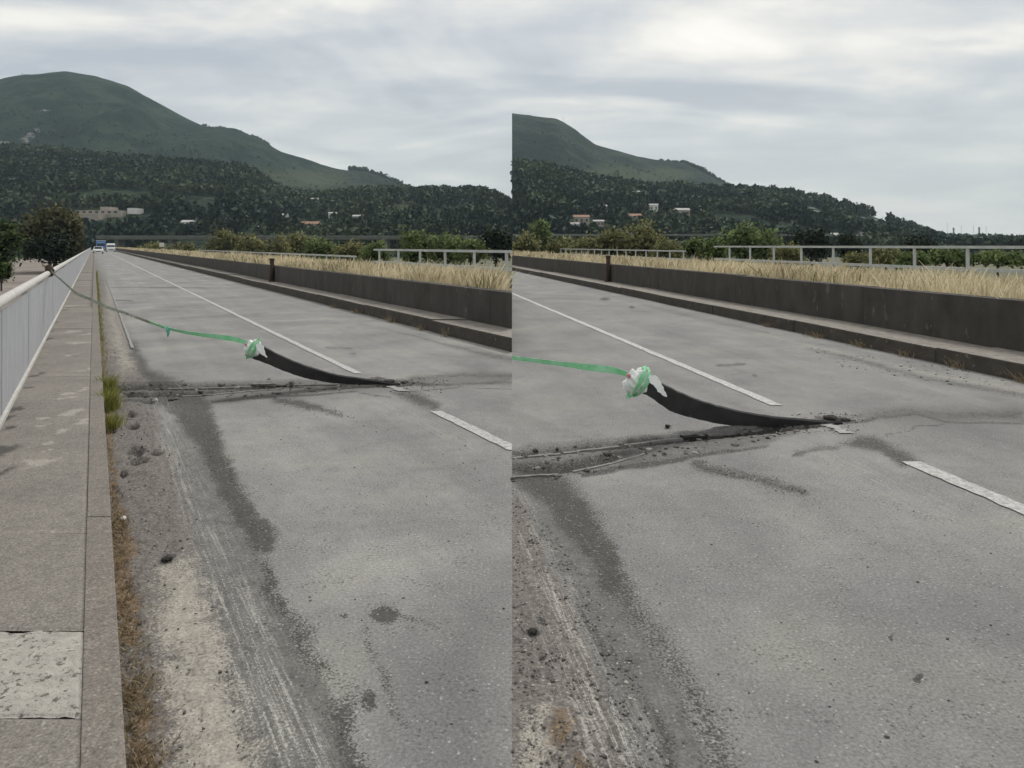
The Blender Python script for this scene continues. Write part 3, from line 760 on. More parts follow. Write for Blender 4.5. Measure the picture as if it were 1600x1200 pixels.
def road(side):
    t = np.concatenate([np.geomspace(0.9, 70, 600), np.geomspace(72, 420, 40)])
    s = SL if side == 'L' else SR; nc = 300
    if side == 'L': xl = KL['kerb_front'] - 0.02 + s * t; xr = np.minimum(0.0, KL['far_kerb'] + 0.02 + s * t)
    else: xl = np.maximum(0.0, -1.2 + s * t); xr = KR['far_kerb'] + 0.02 + s * t; xr = np.maximum(xr, 0.001)
    xl = np.minimum(xl, xr - 1e-3)
    w = np.linspace(0, 1, nc)
    if side == 'R':
        xr = np.minimum(xr, 1.5 + 0.9 * t)
        ok = KR['far_kerb'] + s * t > 0.05; t, xl, xr = t[ok], xl[ok], xr[ok]
    X = xl[:, None] + (xr - xl)[:, None] * w[None, :]; Y = np.repeat(t[:, None], nc, 1)
    x, y = X.ravel(), Y.ravel(); lat = x - s * y
    wx = x + (fbm(x, y, 5.0, 4, 2.0) - 0.5) * 0.09 + (fbm(x, y, 25.0, 2, 8.0) - 0.5) * 0.04
    wy = y + (fbm(x, y, 5.0, 4, 12.0) - 0.5) * 0.14
    A = {}
    mx = lambda *a: np.maximum.reduce(a)
    if side == 'L':
        A['verge'] = poly(wx, wy, [(150, 410), (168, 450), (200, 520), (232, 585), (246, 640), (262, 700), (292, 770), (312, 850), (345, 950), (372, 1050), (400, 1190), (430, 1400), (150, 1400), (120, 600)], 0.08)
        A['track'] = poly(wx, wy, [(262, 660), (330, 660), (385, 800), (430, 930), (500, 1050), (560, 1190), (640, 1400), (400, 1400), (370, 1150), (330, 950), (285, 780)], 0.08)
        A['sand'] = mx(poly(wx, wy, [(262, 885), (300, 875), (325, 930), (345, 1000), (372, 1080), (400, 1210), (430, 1400), (290, 1400), (275, 1150), (262, 1080), (248, 960)], 0.16),
                       0.75 * poly(wx, wy, [(170, 450), (195, 520), (215, 575), (190, 590), (172, 540), (162, 470)], 0.1))
        A['sand'] = mx(A['sand'], 0.5 * band(wx, wy, [(520, 478), (600, 499), (680, 522), (760, 545), (800, 556)], [2, 3, 4, 5, 5], 1.2))
        A['dark'] = mx(band(wx, wy, [(208, 540), (228, 580), (262, 612), (300, 640), (326, 690), (352, 750), (378, 800), (410, 845)], [4, 8, 22, 30, 20, 16, 18, 20], 0.7),
                       0.85 * band(wx, wy, [(418, 885), (428, 930), (440, 960)], [9, 12, 10], 1.2), 0.62 * band(wx, wy, [(440, 950), (470, 1000), (505, 1040), (520, 1060)], [16, 24, 20, 10], 1.5), 0.75 * band(wx, wy, [(545, 1090), (525, 1110), (530, 1150), (560, 1230)], [14, 24, 26, 22], 1.4),
                       0.95 * disc(wx, wy, 572, 1095, 17, 15), 1.0 * disc(x, y, 600, 960, 22, 14), 0.45 * band(wx, wy, [(625, 966), (670, 975), (700, 988)], [7, 7, 4], 0.8),
                       0.5 * band(wx, wy, [(565, 975), (590, 1040), (615, 1080), (640, 1130)], [5, 10, 12, 9], 1.0), 0.8 * disc(wx, wy, 535, 967, 6, 6),
                       band(x, wy, [(185, 606), (290, 606), (395, 603), (470, 602), (600, 599)], [4, 3.5, 2.4, 1.8, 2.5], 0.8), 0.95 * band(x, wy, [(195, 617), (280, 618), (360, 611), (440, 607)], [5, 4, 2.4, 1], 0.8),
                       band(x, wy, [(192, 626), (240, 627)], [2, 1.5], 0.8), 0.9 * band(x, wy, [(330, 628), (395, 621), (470, 617), (560, 612)], [2.8, 2.6, 2, 1.2], 0.8),
                       0.75 * band(wx, wy, [(430, 622), (470, 631), (510, 640), (535, 648)], [5, 8, 5, 4], 1.0),
                       0.95 * band(wx, wy, [(560, 602), (600, 600), (640, 598), (690, 602), (800, 597)], [4, 6, 5, 2, 1.6], 0.9), 0.72 * band(wx, wy, [(640, 592), (720, 586), (800, 588)], [4, 5, 6], 1.4), 1.0 * poly(wx, wy, [(615, 613), (650, 612), (690, 632), (682, 642), (650, 630)], 0.05),
                       0.6 * band(wx, wy, [(560, 615), (610, 620)], [2, 2], 1), 0.7 * band(x, wy, [(640, 612), (720, 606), (800, 608)], [1, 1, 1], 1),
                       0.7 * band(x, wy, [(172, 449), (250, 449), (345, 450)], [0.7, 0.8, 0.6], 1), 0.6 * band(x, wy, [(152, 422), (190, 422)], [0.6, 0.5], 1), 0.7 * band(x, wy, [(178, 469), (206, 470)], [1, 1], 1),
                       0.55 * band(wx, wy, [(510, 543), (550, 545)], [2, 2], 1), 0.5 * disc(wx, wy, 552, 553, 6, 3),
                       0.6 * band(wx, wy, [(560, 505), (640, 523), (720, 545), (800, 562)], [2, 3, 4, 6], 1.4),
                       *[0.95 * disc(wx, wy, a, b, c, d) for a, b, c, d in ((208, 665, 10, 4), (205, 646, 6, 4), (245, 707, 8, 5), (215, 720, 14, 4), (188, 740, 4, 5), (262, 873, 13, 8), (186, 765, 4, 4), (215, 704, 14, 8), (172, 672, 9, 4))])
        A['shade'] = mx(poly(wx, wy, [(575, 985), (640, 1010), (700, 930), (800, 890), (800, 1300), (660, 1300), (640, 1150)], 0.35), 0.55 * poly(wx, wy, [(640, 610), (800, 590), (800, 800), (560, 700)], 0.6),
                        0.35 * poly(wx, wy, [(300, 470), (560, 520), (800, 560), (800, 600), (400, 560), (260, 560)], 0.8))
        A['org'] = mx(band(wx, wy, [(186, 800), (192, 860), (200, 950), (206, 1000)], [9, 14, 16, 12], 0.9), 0.8 * band(wx, wy, [(215, 1080), (222, 1110), (228, 1180), (238, 1250)], [14, 18, 16, 16], 1.0),
                      0.75 * band(wx, wy, [(160, 560), (170, 660), (176, 740), (184, 800)], [4, 6, 6, 7], 1.0), 0.6 * band(wx, wy, [(149, 430), (153, 500), (160, 560)], [2, 4, 4], 1.0))
        A['pale'] = mx(poly(wx, wy, [(240, 630), (265, 640), (300, 740), (345, 840), (420, 960), (520, 1180), (560, 1300), (420, 1300), (370, 1080), (320, 900), (275, 780)], 0.12),
                       0.7 * band(wx, wy, [(600, 640), (660, 660), (740, 700)], [8, 9, 8], 1.5))
        A['track'] = mx(A['track'], 0.72 * poly(wx, wy, [(640, 588), (800, 583), (800, 604), (700, 606), (650, 602)], 0.05), 0.85 * poly(wx, wy, [(190, 601), (400, 599), (600, 598), (610, 608), (480, 616), (330, 632), (190, 634)], 0.03))
        groove = mx(band(x, y, [(190, 606), (395, 604), (460, 602), (600, 600), (640, 598)], [2, 2, 2, 3, 3], 1.0), band(x, y, [(200, 617), (330, 615)], [2, 1.5], 1),
                    *[0.8 * disc(wx, wy, a, b, c, d) for a, b, c, d in ((208, 665, 9, 4), (205, 646, 6, 3), (245, 707, 7, 4), (215, 720, 12, 4), (188, 740, 4, 4), (215, 704, 10, 6), (172, 672, 8, 3), (230, 627, 9, 2))])
    else:
        A['verge'] = poly(wx, wy, [(760, 770), (815, 770), (840, 830), (870, 900), (905, 980), (935, 1060), (985, 1190), (1060, 1400), (500, 1400)], 0.08)
        A['track'] = poly(wx, wy, [(800, 745), (900, 750), (935, 815), (968, 880), (1010, 990), (1070, 1080), (1120, 1190), (1200, 1400), (1000, 1400), (960, 1190), (920, 1030), (870, 900)], 0.1)
        A['sand'] = 0.55 * poly(wx, wy, [(810, 1100), (860, 1080), (890, 1150), (910, 1400), (800, 1400)], 0.12)
        A['sand'] = mx(A['sand'], 0.5 * band(wx, wy, [(1180, 520), (1260, 540), (1350, 560), (1450, 583), (1600, 612)], [3, 5, 6, 6, 7], 1.2))
        A['dark'] = mx(band(wx, wy, [(830, 745), (870, 770), (905, 815), (940, 865), (958, 910)], [22, 26, 26, 24, 22], 0.7),
                       0.72 * band(wx, wy, [(958, 910), (980, 935), (1020, 985), (1060, 1040), (1090, 1090), (1120, 1150), (1150, 1230)], [24, 20, 18, 18, 18, 20, 20], 1.5),
                       0.7 * band(wx, wy, [(905, 960), (950, 1030), (985, 1080), (1030, 1140), (1060, 1230)], [12, 14, 12, 18, 16], 1.2),
                       band(x, wy, [(780, 711), (870, 706), (960, 698), (1010, 690), (1100, 684), (1200, 672)], [4, 3.5, 3, 2.5, 2, 2], 0.8), 0.95 * band(x, wy, [(780, 733), (870, 731), (960, 714), (1030, 700)], [11, 10, 6, 2], 0.8),
                       band(x, wy, [(800, 750), (830, 748)], [3, 2], 0.8), 0.9 * band(x, wy, [(910, 742), (980, 731), (1060, 718), (1130, 706), (1200, 696)], [4, 5, 4, 3, 1.4], 0.8),
                       0.85 * band(wx, wy, [(1085, 724), (1120, 734), (1160, 742), (1210, 755), (1260, 770)], [6, 8, 7, 6, 5], 1.2),
                       band(wx, wy, [(1190, 668), (1250, 663), (1300, 657), (1335, 659)], [5, 6, 7, 2], 0.8), 0.9 * band(wx, wy, [(1275, 651), (1320, 654), (1335, 659)], [2.5, 3, 1], 0.9),
                       1.0 * poly(wx, wy, [(1312, 694), (1335, 680), (1365, 681), (1400, 698), (1440, 718), (1415, 730), (1395, 722), (1375, 706)], 0.05), 0.7 * band(wx, wy, [(1245, 710), (1280, 702), (1312, 700)], [5, 4, 3], 1.2),
                       0.8 * band(x, wy, [(1335, 659), (1380, 652), (1430, 646), (1480, 660), (1600, 662)], [2.4, 2, 1.8, 1.8, 1.8], 1), 0.75 * band(x, wy, [(1385, 681), (1430, 668), (1480, 662)], [1, 1.2, 1], 1),
                       0.66 * band(wx, wy, [(1330, 652), (1420, 642), (1500, 650), (1600, 648)], [5, 8, 9, 11], 1.6),
                       0.6 * band(wx, wy, [(1260, 545), (1340, 562), (1440, 590), (1600, 618)], [3, 5, 5, 6], 1.3), 0.5 * band(wx, wy, [(1000, 475), (1100, 500), (1200, 520)], [2, 3, 3], 1.4), 0.75 * disc(wx, wy, 945, 467, 9, 3), 0.75 * disc(wx, wy, 987, 480, 5, 2.5),
                       0.7 * band(wx, wy, [(1120, 572), (1165, 569)], [2, 2], 1), 0.6 * disc(wx, wy, 1180, 587, 6, 3),
                       *[0.95 * disc(wx, wy, a, b, c, d) for a, b, c, d in ((832, 987, 14, 7), (805, 1003, 12, 6), (842, 968, 8, 6), (806, 1043, 9, 6), (866, 1078, 6, 5), (895, 1060, 7, 6), (1043, 668, 5, 4), (1436, 1061, 7, 6), (1390, 996, 6, 5))])
        A['shade'] = mx(0.30 + 0 * x, 0.6 * poly(wx, wy, [(1340, 640), (1600, 620), (1600, 790), (1420, 715)], 0.4), 0.4 * poly(wx, wy, [(800, 900), (1000, 980), (1130, 1200), (1130, 1400), (800, 1400)], 0.4),  # even base: the right view's darker exposure put into the asphalt colour
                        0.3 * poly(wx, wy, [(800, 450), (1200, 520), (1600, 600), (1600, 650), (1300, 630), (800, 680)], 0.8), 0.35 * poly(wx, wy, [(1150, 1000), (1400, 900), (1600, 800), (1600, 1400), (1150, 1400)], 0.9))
        A['org'] = 0.7 * mx(disc(wx, wy, 880, 1130, 22, 30), disc(wx, wy, 915, 1190, 12, 30), 0.35 * disc(wx, wy, 870, 1180, 12, 30))
        A['pale'] = mx(poly(wx, wy, [(800, 770), (820, 780), (860, 880), (930, 1010), (1000, 1130), (1060, 1300), (950, 1300), (880, 1080), (820, 900)], 0.12),
                       0.7 * band(wx, wy, [(1300, 710), (1380, 750), (1470, 800)], [12, 12, 10], 1.5), 0.5 * band(wx, wy, [(1230, 550), (1400, 592), (1560, 640)], [4, 5, 5], 1.3))
        A['track'] = mx(A['track'], 0.68 * poly(wx, wy, [(1330, 648), (1430, 634), (1600, 634), (1600, 661), (1480, 661), (1340, 660)], 0.06), 0.85 * poly(wx, wy, [(780, 705), (1010, 686), (1200, 667), (1300, 656), (1210, 692), (905, 743), (780, 762)], 0.03))
        groove = mx(band(x, y, [(800, 711), (960, 698), (1100, 683), (1200, 672), (1310, 658)], [2, 2, 2, 3, 3], 1.0), band(x, y, [(800, 735), (870, 732), (960, 715)], [6, 6, 2], 1))
    lip = band(x, y, [(180, 599), (395, 597), (600, 594)], [2, 2, 2], 1.0) if side == 'L' else band(x, y, [(790, 700), (960, 689), (1100, 675), (1250, 658)], [3, 3, 3, 3], 1.0)
    lip = lip * (0.4 + 1.2 * fbm(x, y, 5.0, 3, 21.0))
    edge = sstep(x, -0.02, -0.12) if side == 'L' else sstep(x, 0.02, 0.12)
    z = (-0.07 * groove + 0.03 * lip + 0.030 * A['verge'] * (fbm(x, y, 6.0, 4, 5.0) - 0.5) + 0.022 * A['verge'] * (fbm(x, y, 22.0, 3, 25.0) - 0.5) + 0.012 * (A['dark'] > 0.5) * (fbm(x, y, 14.0, 3, 7.0) - 0.7) + 0.004 * (fbm(x, y, 1.2, 3, 6.0) - 0.5) * sstep(y, 1, 3)) * edge
    A['lat'] = lat
    n0, n1 = X.shape; idx = np.arange(n0 * n1).reshape(n0, n1)
    f = np.stack([idx[:-1, :-1].ravel(), idx[:-1, 1:].ravel(), idx[1:, 1:].ravel(), idx[1:, :-1].ravel()], 1)
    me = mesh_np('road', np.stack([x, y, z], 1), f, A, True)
    return obj('road_' + ('left' if side == 'L' else 'right'), me, M['asphalt'], kind='structure')


road('L'); road('R')
# the bridge deck under both roads
for side in 'LR':
    s = SL if side == 'L' else SR
    k0, k1 = (-1.15, 6.5) if side == 'L' else (-3.0, 7.6)
    bm = bmesh.new(); P = lambda k, t, z: (k + s * t, t, z)
    hexa(bm, [P(k0, -3, -1.2), P(k1, -3, -1.2), P(k1, 420, -1.2), P(k0, 420, -1.2), P(k0, -3, -0.06), P(k1, -3, -0.06), P(k1, 420, -0.06), P(k0, 420, -0.06)])
    cut(bm, side)
    obj('bridge_deck_' + ('left' if side == 'L' else 'right'), bm_mesh('deck', bm), M['concrete'], kind='structure')


def strip(side, k0, k1, t0, t1, z, worn=0.0, rag=0.006, n=None, name='line'):
    s = SL if side == 'L' else SR
    n = n or int(min(240, 12 + 40 * math.log(t1 / t0)))
    t = np.geomspace(t0, t1, n); a = k0 + RNG.normal(0, rag, n); b = k1 + RNG.normal(0, rag, n)
    a[a > b - 0.02] = k0
    xa, xb = a + s * t, b + s * t
    if side == 'L': xa, xb = np.minimum(xa, -0.001), np.minimum(xb, 0.0)
    else: xa, xb = np.maximum(xa, 0.0), np.maximum(xb, 0.001)
    m = xb - xa > 0.004; t, xa, xb = t[m], xa[m], xb[m]; n = len(t)
    v = np.concatenate([np.stack([xa, t, np.full(n, z)], 1), np.stack([xb, t, np.full(n, z)], 1)])
    i = np.arange(n - 1); f = np.stack([i, i + n, i + n + 1, i + 1], 1)
    return mesh_np(name, v, f, dict(worn=np.full(2 * n, worn)))


ty = lambda py, z=0.0: F * (H - z) / (py - HY)
mk = empty('road_marking_left', kind='structure')
obj('centre_line', strip('L', KL['centre'] - 0.055, KL['centre'] + 0.055, ty(584), 330, 0.0065), M['paint'], mk)
obj('centre_line', strip('L', KL['centre'] - 0.062, KL['centre'] + 0.062, 4.8, ty(643), 0.0065, 0.06), M['paint'], mk)
obj('line_fragment', strip('L', KL['centre'] + 0.03, KL['centre'] + 0.16, ty(612), ty(604), 0.0075, 0.34, 0.02, 10), M['paint'], mk)
obj('edge_line', strip('L', 0.36 * HK, 0.36 * HK + 0.045, ty(545), ty(436), 0.016, 0.42), M['paint'], mk)
mk = empty('road_marking_right', kind='structure')
obj('centre_line', strip('R', KR['centre'] - 0.06, KR['centre'] + 0.06, ty(634), 30, 0.0065), M['paint'], mk)
obj('centre_line', strip('R', KR['centre'] - 0.072, KR['centre'] + 0.072, 3.6, ty(722), 0.0065, 0.06), M['paint'], mk)
obj('line_fragment', strip('R', KR['centre'] - 0.02, KR['centre'] + 0.10, ty(678), ty(663), 0.0075, 0.34, 0.02, 12), M['paint'], mk)

# ------------------------------------------------------------------ walkway with its slabs and kerbstones
ZW = 0.15
wk = empty('walkway', kind='structure')
cuts = [0.9, ty(1120, ZW), ty(985, ZW), ty(832, ZW), ty(587, ZW)]
while cuts[-1] < 190: cuts.append(cuts[-1] + 4.6 + random.uniform(-0.2, 0.2))
STL = [(112, 614, 14, 3), (104, 622, 10, 2.5), (135, 607, 5, 3), (72, 652, 8, 2), (70, 664, 8, 2), (120, 642, 14, 6), (124, 660, 9, 4), (105, 670, 12, 3), (85, 690, 6, 3), (82, 702, 6, 6), (60, 722, 22, 5), (85, 718, 10, 4), (115, 518, 12, 2.5), (135, 522, 6, 2),
       (125, 535, 24, 2.2), (105, 556, 8, 2), (131, 578, 9, 4), (110, 478, 10, 1.2), (68, 1137, 5, 4), (66, 1146, 7, 4)]
STD = [(10, 655, 8, 9), (99, 485, 5, 1.6), (87, 504, 6, 2), (82, 517, 7, 2), (76, 530, 6, 2), (59, 585, 7, 4), (24, 640, 9, 6), (4, 699, 15, 8), (44, 606, 6, 3), (14, 668, 10, 6), (2, 740, 12, 10), (0, 705, 22, 14)]


def disc_z(X, Y, px, py, rx, ry, z):
    x, y, _ = G(px, py, z); sx = rx * y / F; sy = ry * y * y / (F * (H - z))
    return np.clip(1.35 - np.hypot((X - x) / sx, (Y - y) / sy) * 0.85, 0, 1)


for i, (a, b) in enumerate(zip(cuts, cuts[1:])):
    gap = 0.004
    rough = i == 1
    n = 90 if i < 4 else (30 if i < 8 else 8); m = 60 if i < 6 else 8
    k0, k1 = KL['rail'] - 0.12, KL['kerb_back'] - 0.0015
    K, T = np.meshgrid(np.linspace(k0, k1, m), np.linspace(a + gap, b - gap, n), indexing='ij')
    T = T + (fbm(K, T * 0 + i, 9.0, 3, 1.0) - 0.5) * 0.05 * (((T - a) / (b - a)) if i in (0, 1) else 0) * (1 if i in (1,) else 0)
    X = K + SL * T; dd = np.minimum.reduce([K - k0, k1 - K, T - a - gap, b - gap - T])
    Z = ZW - 0.006 + 0.006 * sstep(dd, 0, 0.012) + 0.004 * (fbm(X, T, 3.0, 3, i) - 0.5) + random.uniform(-0.004, 0.004)
    if rough: Z = Z + 0.016 * (fbm(X, T, 24.0, 4, 2.0) - 0.35)
    x, y = X.ravel(), T.ravel()
    wx = x + (fbm(x, y, 9.0, 3, 2.0) - 0.5) * 0.12; wy = y + (fbm(x, y, 6.0, 3, 6.0) - 0.5) * 0.3
    at = dict(light=np.maximum.reduce([disc_z(wx, wy, *q, ZW) for q in STL]) if i < 9 else np.zeros(x.size), dark=np.maximum.reduce([disc_z(wx, wy, *q, ZW) for q in STD]) if i < 9 else np.zeros(x.size))
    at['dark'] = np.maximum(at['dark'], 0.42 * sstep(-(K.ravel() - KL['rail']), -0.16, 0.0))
    v = np.stack([x, y, Z.ravel()], 1); idx = np.arange(m * n).reshape(m, n)
    f = np.stack([idx[:-1, :-1].ravel(), idx[1:, :-1].ravel(), idx[1:, 1:].ravel(), idx[:-1, 1:].ravel()], 1)
    # skirts
    ring = np.concatenate([idx[:, 0], idx[-1, 1:], idx[-2::-1, -1], idx[0, -2:0:-1]])
    low = v[ring].copy(); low[:, 2] = 0.0
    nv = len(v); k = len(ring); j = np.arange(k)
    f2 = np.stack([ring[j], nv + j, nv + (j + 1) % k, ring[(j + 1) % k]], 1)[:, ::-1]
    at = {q: np.concatenate([w_, np.zeros(k)]) for q, w_ in at.items()}
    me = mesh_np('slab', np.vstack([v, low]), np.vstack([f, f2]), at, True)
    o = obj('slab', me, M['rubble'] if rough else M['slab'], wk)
    if rough: o['label'] = 'pale rough broken concrete slab'
ks = [0.9, ty(807, ZW), ty(617, ZW)]
while ks[-1] < 190: ks.append(ks[-1] + 3.3)
kb = empty('kerb_left', kind='structure')
for a, b in zip(ks, ks[1:]):
    bm = slant('L', KL['kerb_back'], KL['kerb_front'], a + 0.003, b - 0.005, -0.05, ZW + random.uniform(-0.002, 0.002), 0.004, 0.001)
    if bm: obj('kerbstone', bm_mesh('kerbstone', bm), M['kerb_top'], kb)


def far_side(side, K, z_k, z_w, name):
    kb = empty('kerb_' + name, kind='structure')
    t = 3.0
    while t < 300:
        ln = 3.6 + random.uniform(-0.15, 0.15)
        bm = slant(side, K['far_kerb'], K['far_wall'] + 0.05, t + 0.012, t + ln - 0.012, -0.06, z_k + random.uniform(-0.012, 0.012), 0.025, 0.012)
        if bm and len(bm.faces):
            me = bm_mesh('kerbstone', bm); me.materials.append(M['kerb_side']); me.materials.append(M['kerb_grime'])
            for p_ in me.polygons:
                if p_.normal.z < 0.3: p_.material_index = 1  # every face not turned upward takes the darker kerb material
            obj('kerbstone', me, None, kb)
        t += ln if t < 80 else ln
    wl = empty('median_wall', ((0 if side == 'L' else 3), 20, 0), label='low blackened concrete wall along the far kerb in the %s view' % name, cat='wall')
    t = 3.1
    while t < 320:
        ln = 4.9 if t < 90 else 12
        bm = slant(side, K['far_wall'], K['far_wall'] + 0.28, t + 0.005, t + ln - 0.005, 0.1, z_w + random.uniform(-0.006, 0.006), 0.008, 0.004)
        if bm and len(bm.faces): obj('panel', bm_mesh('panel', bm), M['wall'], wl)
        t += ln


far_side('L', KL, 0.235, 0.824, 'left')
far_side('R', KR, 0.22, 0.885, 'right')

# median soil behind the wall
for side, K, wide in (('L', KL, 5.6), ('R', KR, 8.0)):
    bm = slant(side, K['far_wall'] + 0.29, K['far_wall'] + wide, 2.5, 320, -3.0, 0.32)
    obj('median_' + ('left' if side == 'L' else 'right'), bm_mesh('median', bm), M['median'], kind='structure')

# ------------------------------------------------------------------ railing of the walkway
stepp = 2.46
posts = [8.48 - stepp * k for k in range(3, 0, -1)] + [8.48 + stepp * k for k in range(0, 68)]
rl = empty('railing', (KL['rail'] + SL * 8, 8, ZW), label='grey metal panel railing with pale top rail along the walkway', cat='railing')
zt, zb_ = 1.145, 0.155
RP = lambda t, z, dk=0.0: (KL['rail'] + dk + SL * t, t, z)
bm = bmesh.new(); tt = np.geomspace(1.2, 178, 60)
tube(bm, [RP(t, zt) for t in tt], 0.045, 10); obj('handrail', bm_mesh('handrail', bm, True), M['handrail'], rl)
bm = slant('L', KL['rail'] - 0.02, KL['rail'] + 0.025, 1.2, 178, zb_, zb_ + 0.035); obj('bottom_rail', bm_mesh('bottom_rail', bm), M['handrail'], rl)
for i, t in enumerate(posts):
    if t < 1.0: continue
    bm = slant('L', KL['rail'] - 0.075, KL['rail'] - 0.012, t - 0.03, t + 0.03, ZW - 0.01, zt - 0.03); obj('post', bm_mesh('post', bm), M['galv'], rl)
    bm = slant('L', KL['rail'] - 0.10, KL['rail'] - 0.011, t - 0.05, t + 0.05, ZW - 0.01, ZW + 0.010)
    if t < 60: obj('base_plate', bm_mesh('base_plate', bm), M['galv'], rl)
    if i + 1 < len(posts):
        # a sheet with pressed vertical ribs between two posts
        n = 57 if t < 40 else 15
        ts = np.linspace(t + 0.014, t + stepp - 0.014, n)
        off = np.where((np.arange(n) // 2) % 2 == 0, 0.0035, -0.0025) if n > 20 else np.zeros(n)
        zl, zh = zb_ + 0.055, zt - 0.075
        v = []
        for dk in (0.0, -0.004):
            for zq in (zl, zh):
                for q, o_ in zip(ts, off): v.append(RP(q, zq, o_ + dk))
        f = []
        for q in range(n - 1):
            f += [(q, q + 1, n + q + 1, n + q), (3 * n + q, 3 * n + q + 1, 2 * n + q + 1, 2 * n + q), (n + q, n + q + 1, 3 * n + q + 1, 3 * n + q), (2 * n + q, 2 * n + q + 1, q + 1, q)]
        obj('panel', mesh_pd('panel', v, f), M['sheet'], rl)

# ------------------------------------------------------------------ white rails beyond the dry grass


def white_rail(side, K, ts, z_low, z_top, label, name='guard_rail', t_end=None, long_low=False):
    s = SL if side == 'L' else SR
    e = empty(name, (K + s * ts[0], ts[0], 0.3), label=label, cat='guard rail')
    t0, t1 = ts[0] - 0.25, (t_end or ts[-1]) + 0.1
    for nm, z, h_ in (('top_rail', z_top, 0.040), ('lower_rail', z_low, 0.045)):
        bm = slant(side, K - 0.04, K + 0.04, t0 - (9.0 if nm == 'lower_rail' and long_low else 0), t1, z - h_, z + h_)
        if bm and len(bm.faces): obj(nm, bm_mesh(nm, bm), M['white_rail'], e)
    for t in ts:
        bm = slant(side, K - 0.032, K + 0.032, t - 0.03, t + 0.03, 0.25, z_top - 0.041)
        if bm and len(bm.faces): obj('post', bm_mesh('post', bm), M['white_rail'], e)


KRL, KRR = 7.5 * HK, 10.0 * HK
fk = F * KRL; ts = [fk / (x - 147) for x in (797, 745, 698, 660, 626, 597)]
white_rail('L', KRL, [21.4 + 0.01, *[21.3 + 1.93 * k for k in range(1, 6)]], 0.574 * H, 0.894 * H, 'white post and rail barrier beyond the grass at right of the left view', t_end=31.4)
fk = F * KRR; tsr = sorted(fk / (x - 624) for x in (1512, 1429, 1360, 1302, 1252, 1209, 1172, 1140))
white_rail('R', KRR, [tsr[0] - 4.2, tsr[0] - 2.1] + tsr, 0.585 * H, 0.975 * H, 'long white post and rail barrier beyond the grass at right of the right view', t_end=tsr[-1] + 1.6, long_low=True)
# the lower, farther rail half drowned in grass
white_rail('R', KRR, [fk / (1068 - 624) + 2.1 * k for k in range(0, 16)], 0.52 * H, 0.81 * H, 'far low white rail half hidden by dry grass in the right view')
white_rail('L', KRL, [fk / (1068 - 624) * 0.82 + 2.0 * k for k in range(0, 26)], 0.42 * H, 0.69 * H, 'far low white rail half hidden by dry grass in the left view')

# ------------------------------------------------------------------ dry grass on the median


def grass(side, K0, K1, t0, t1, n, hmin, hmax, name, label):
    s = SL if side == 'L' else SR
    t = np.exp(RNG.uniform(math.log(t0), math.log(t1), n)); k = K0 + (K1 - K0) * RNG.random(n) ** 1.3
    x = k + s * t
    ok = x < -0.25 if side == 'L' else x > 0.02
    ztop = (1.53 - 0.060 * k) if side == 'L' else (1.50 - 0.046 * k)
    ok &= fbm(x, t, 0.9, 3, 3.0) > RNG.uniform(0.15, 0.5, n)
    t, x, ztop = t[ok], x[ok], ztop[ok]; n = len(t)
    wd = 0.0032 + 0.00030 * t
    h_ = (ztop - 0.3) * np.where(RNG.random(n) < 0.04, 1.14, 1.0) * RNG.uniform(hmin, hmax, n) * (0.55 + 0.8 * fbm(x, t, 0.9, 3, 7.0))
    a = RNG.uniform(0, 2 * math.pi, n); lean = RNG.normal(0, 0.26, (n, 2)) * h_[:, None]; lean[:, 0] += 0.10 * h_
    dx, dy = np.cos(a) * wd, np.sin(a) * wd * 0.4
    base = np.stack([x, t, np.full(n, 0.30)], 1)
    v = []
    for fr, w in ((0, 1.0), (0.62, 0.8), (0.82, 1.7), (1.0, 0.15)):
        c = base + np.stack([lean[:, 0] * fr ** 1.8, lean[:, 1] * fr ** 1.8, h_ * fr], 1); o = np.stack([dx * w, dy * w, np.zeros(n)], 1)
        v += [c - o, c + o]
    v = np.stack(v, 1).reshape(-1, 3); b = np.arange(n)[:, None] * 8
    f = np.concatenate([b + np.array([[0, 1, 3, 2]]), b + np.array([[2, 3, 5, 4]]), b + np.array([[4, 5, 7, 6]])])
    tint = np.repeat(np.clip(RNG.normal(0.55, 0.26, n) + 0.9 * (fbm(x, t, 0.35, 3, 2.0) - 0.5), 0, 1), 8)
    obj(name, mesh_np(name, v, f, dict(tint=tint)), M['straw'], label=label, cat='dry grass', kind='stuff')


grass('L', KL['far_wall'] + 0.35, KRL + 0.3, 10, 260, 85000, 0.6, 1.12, 'dry_grass', 'tall straw coloured grass behind the dark wall in the left view')
grass('R', KR['far_wall'] + 0.35, KRR + 0.3, 6, 200, 85000, 0.6, 1.12, 'dry_grass', 'tall straw coloured grass behind the dark wall in the right view')

# ------------------------------------------------------------------ trees and bushes


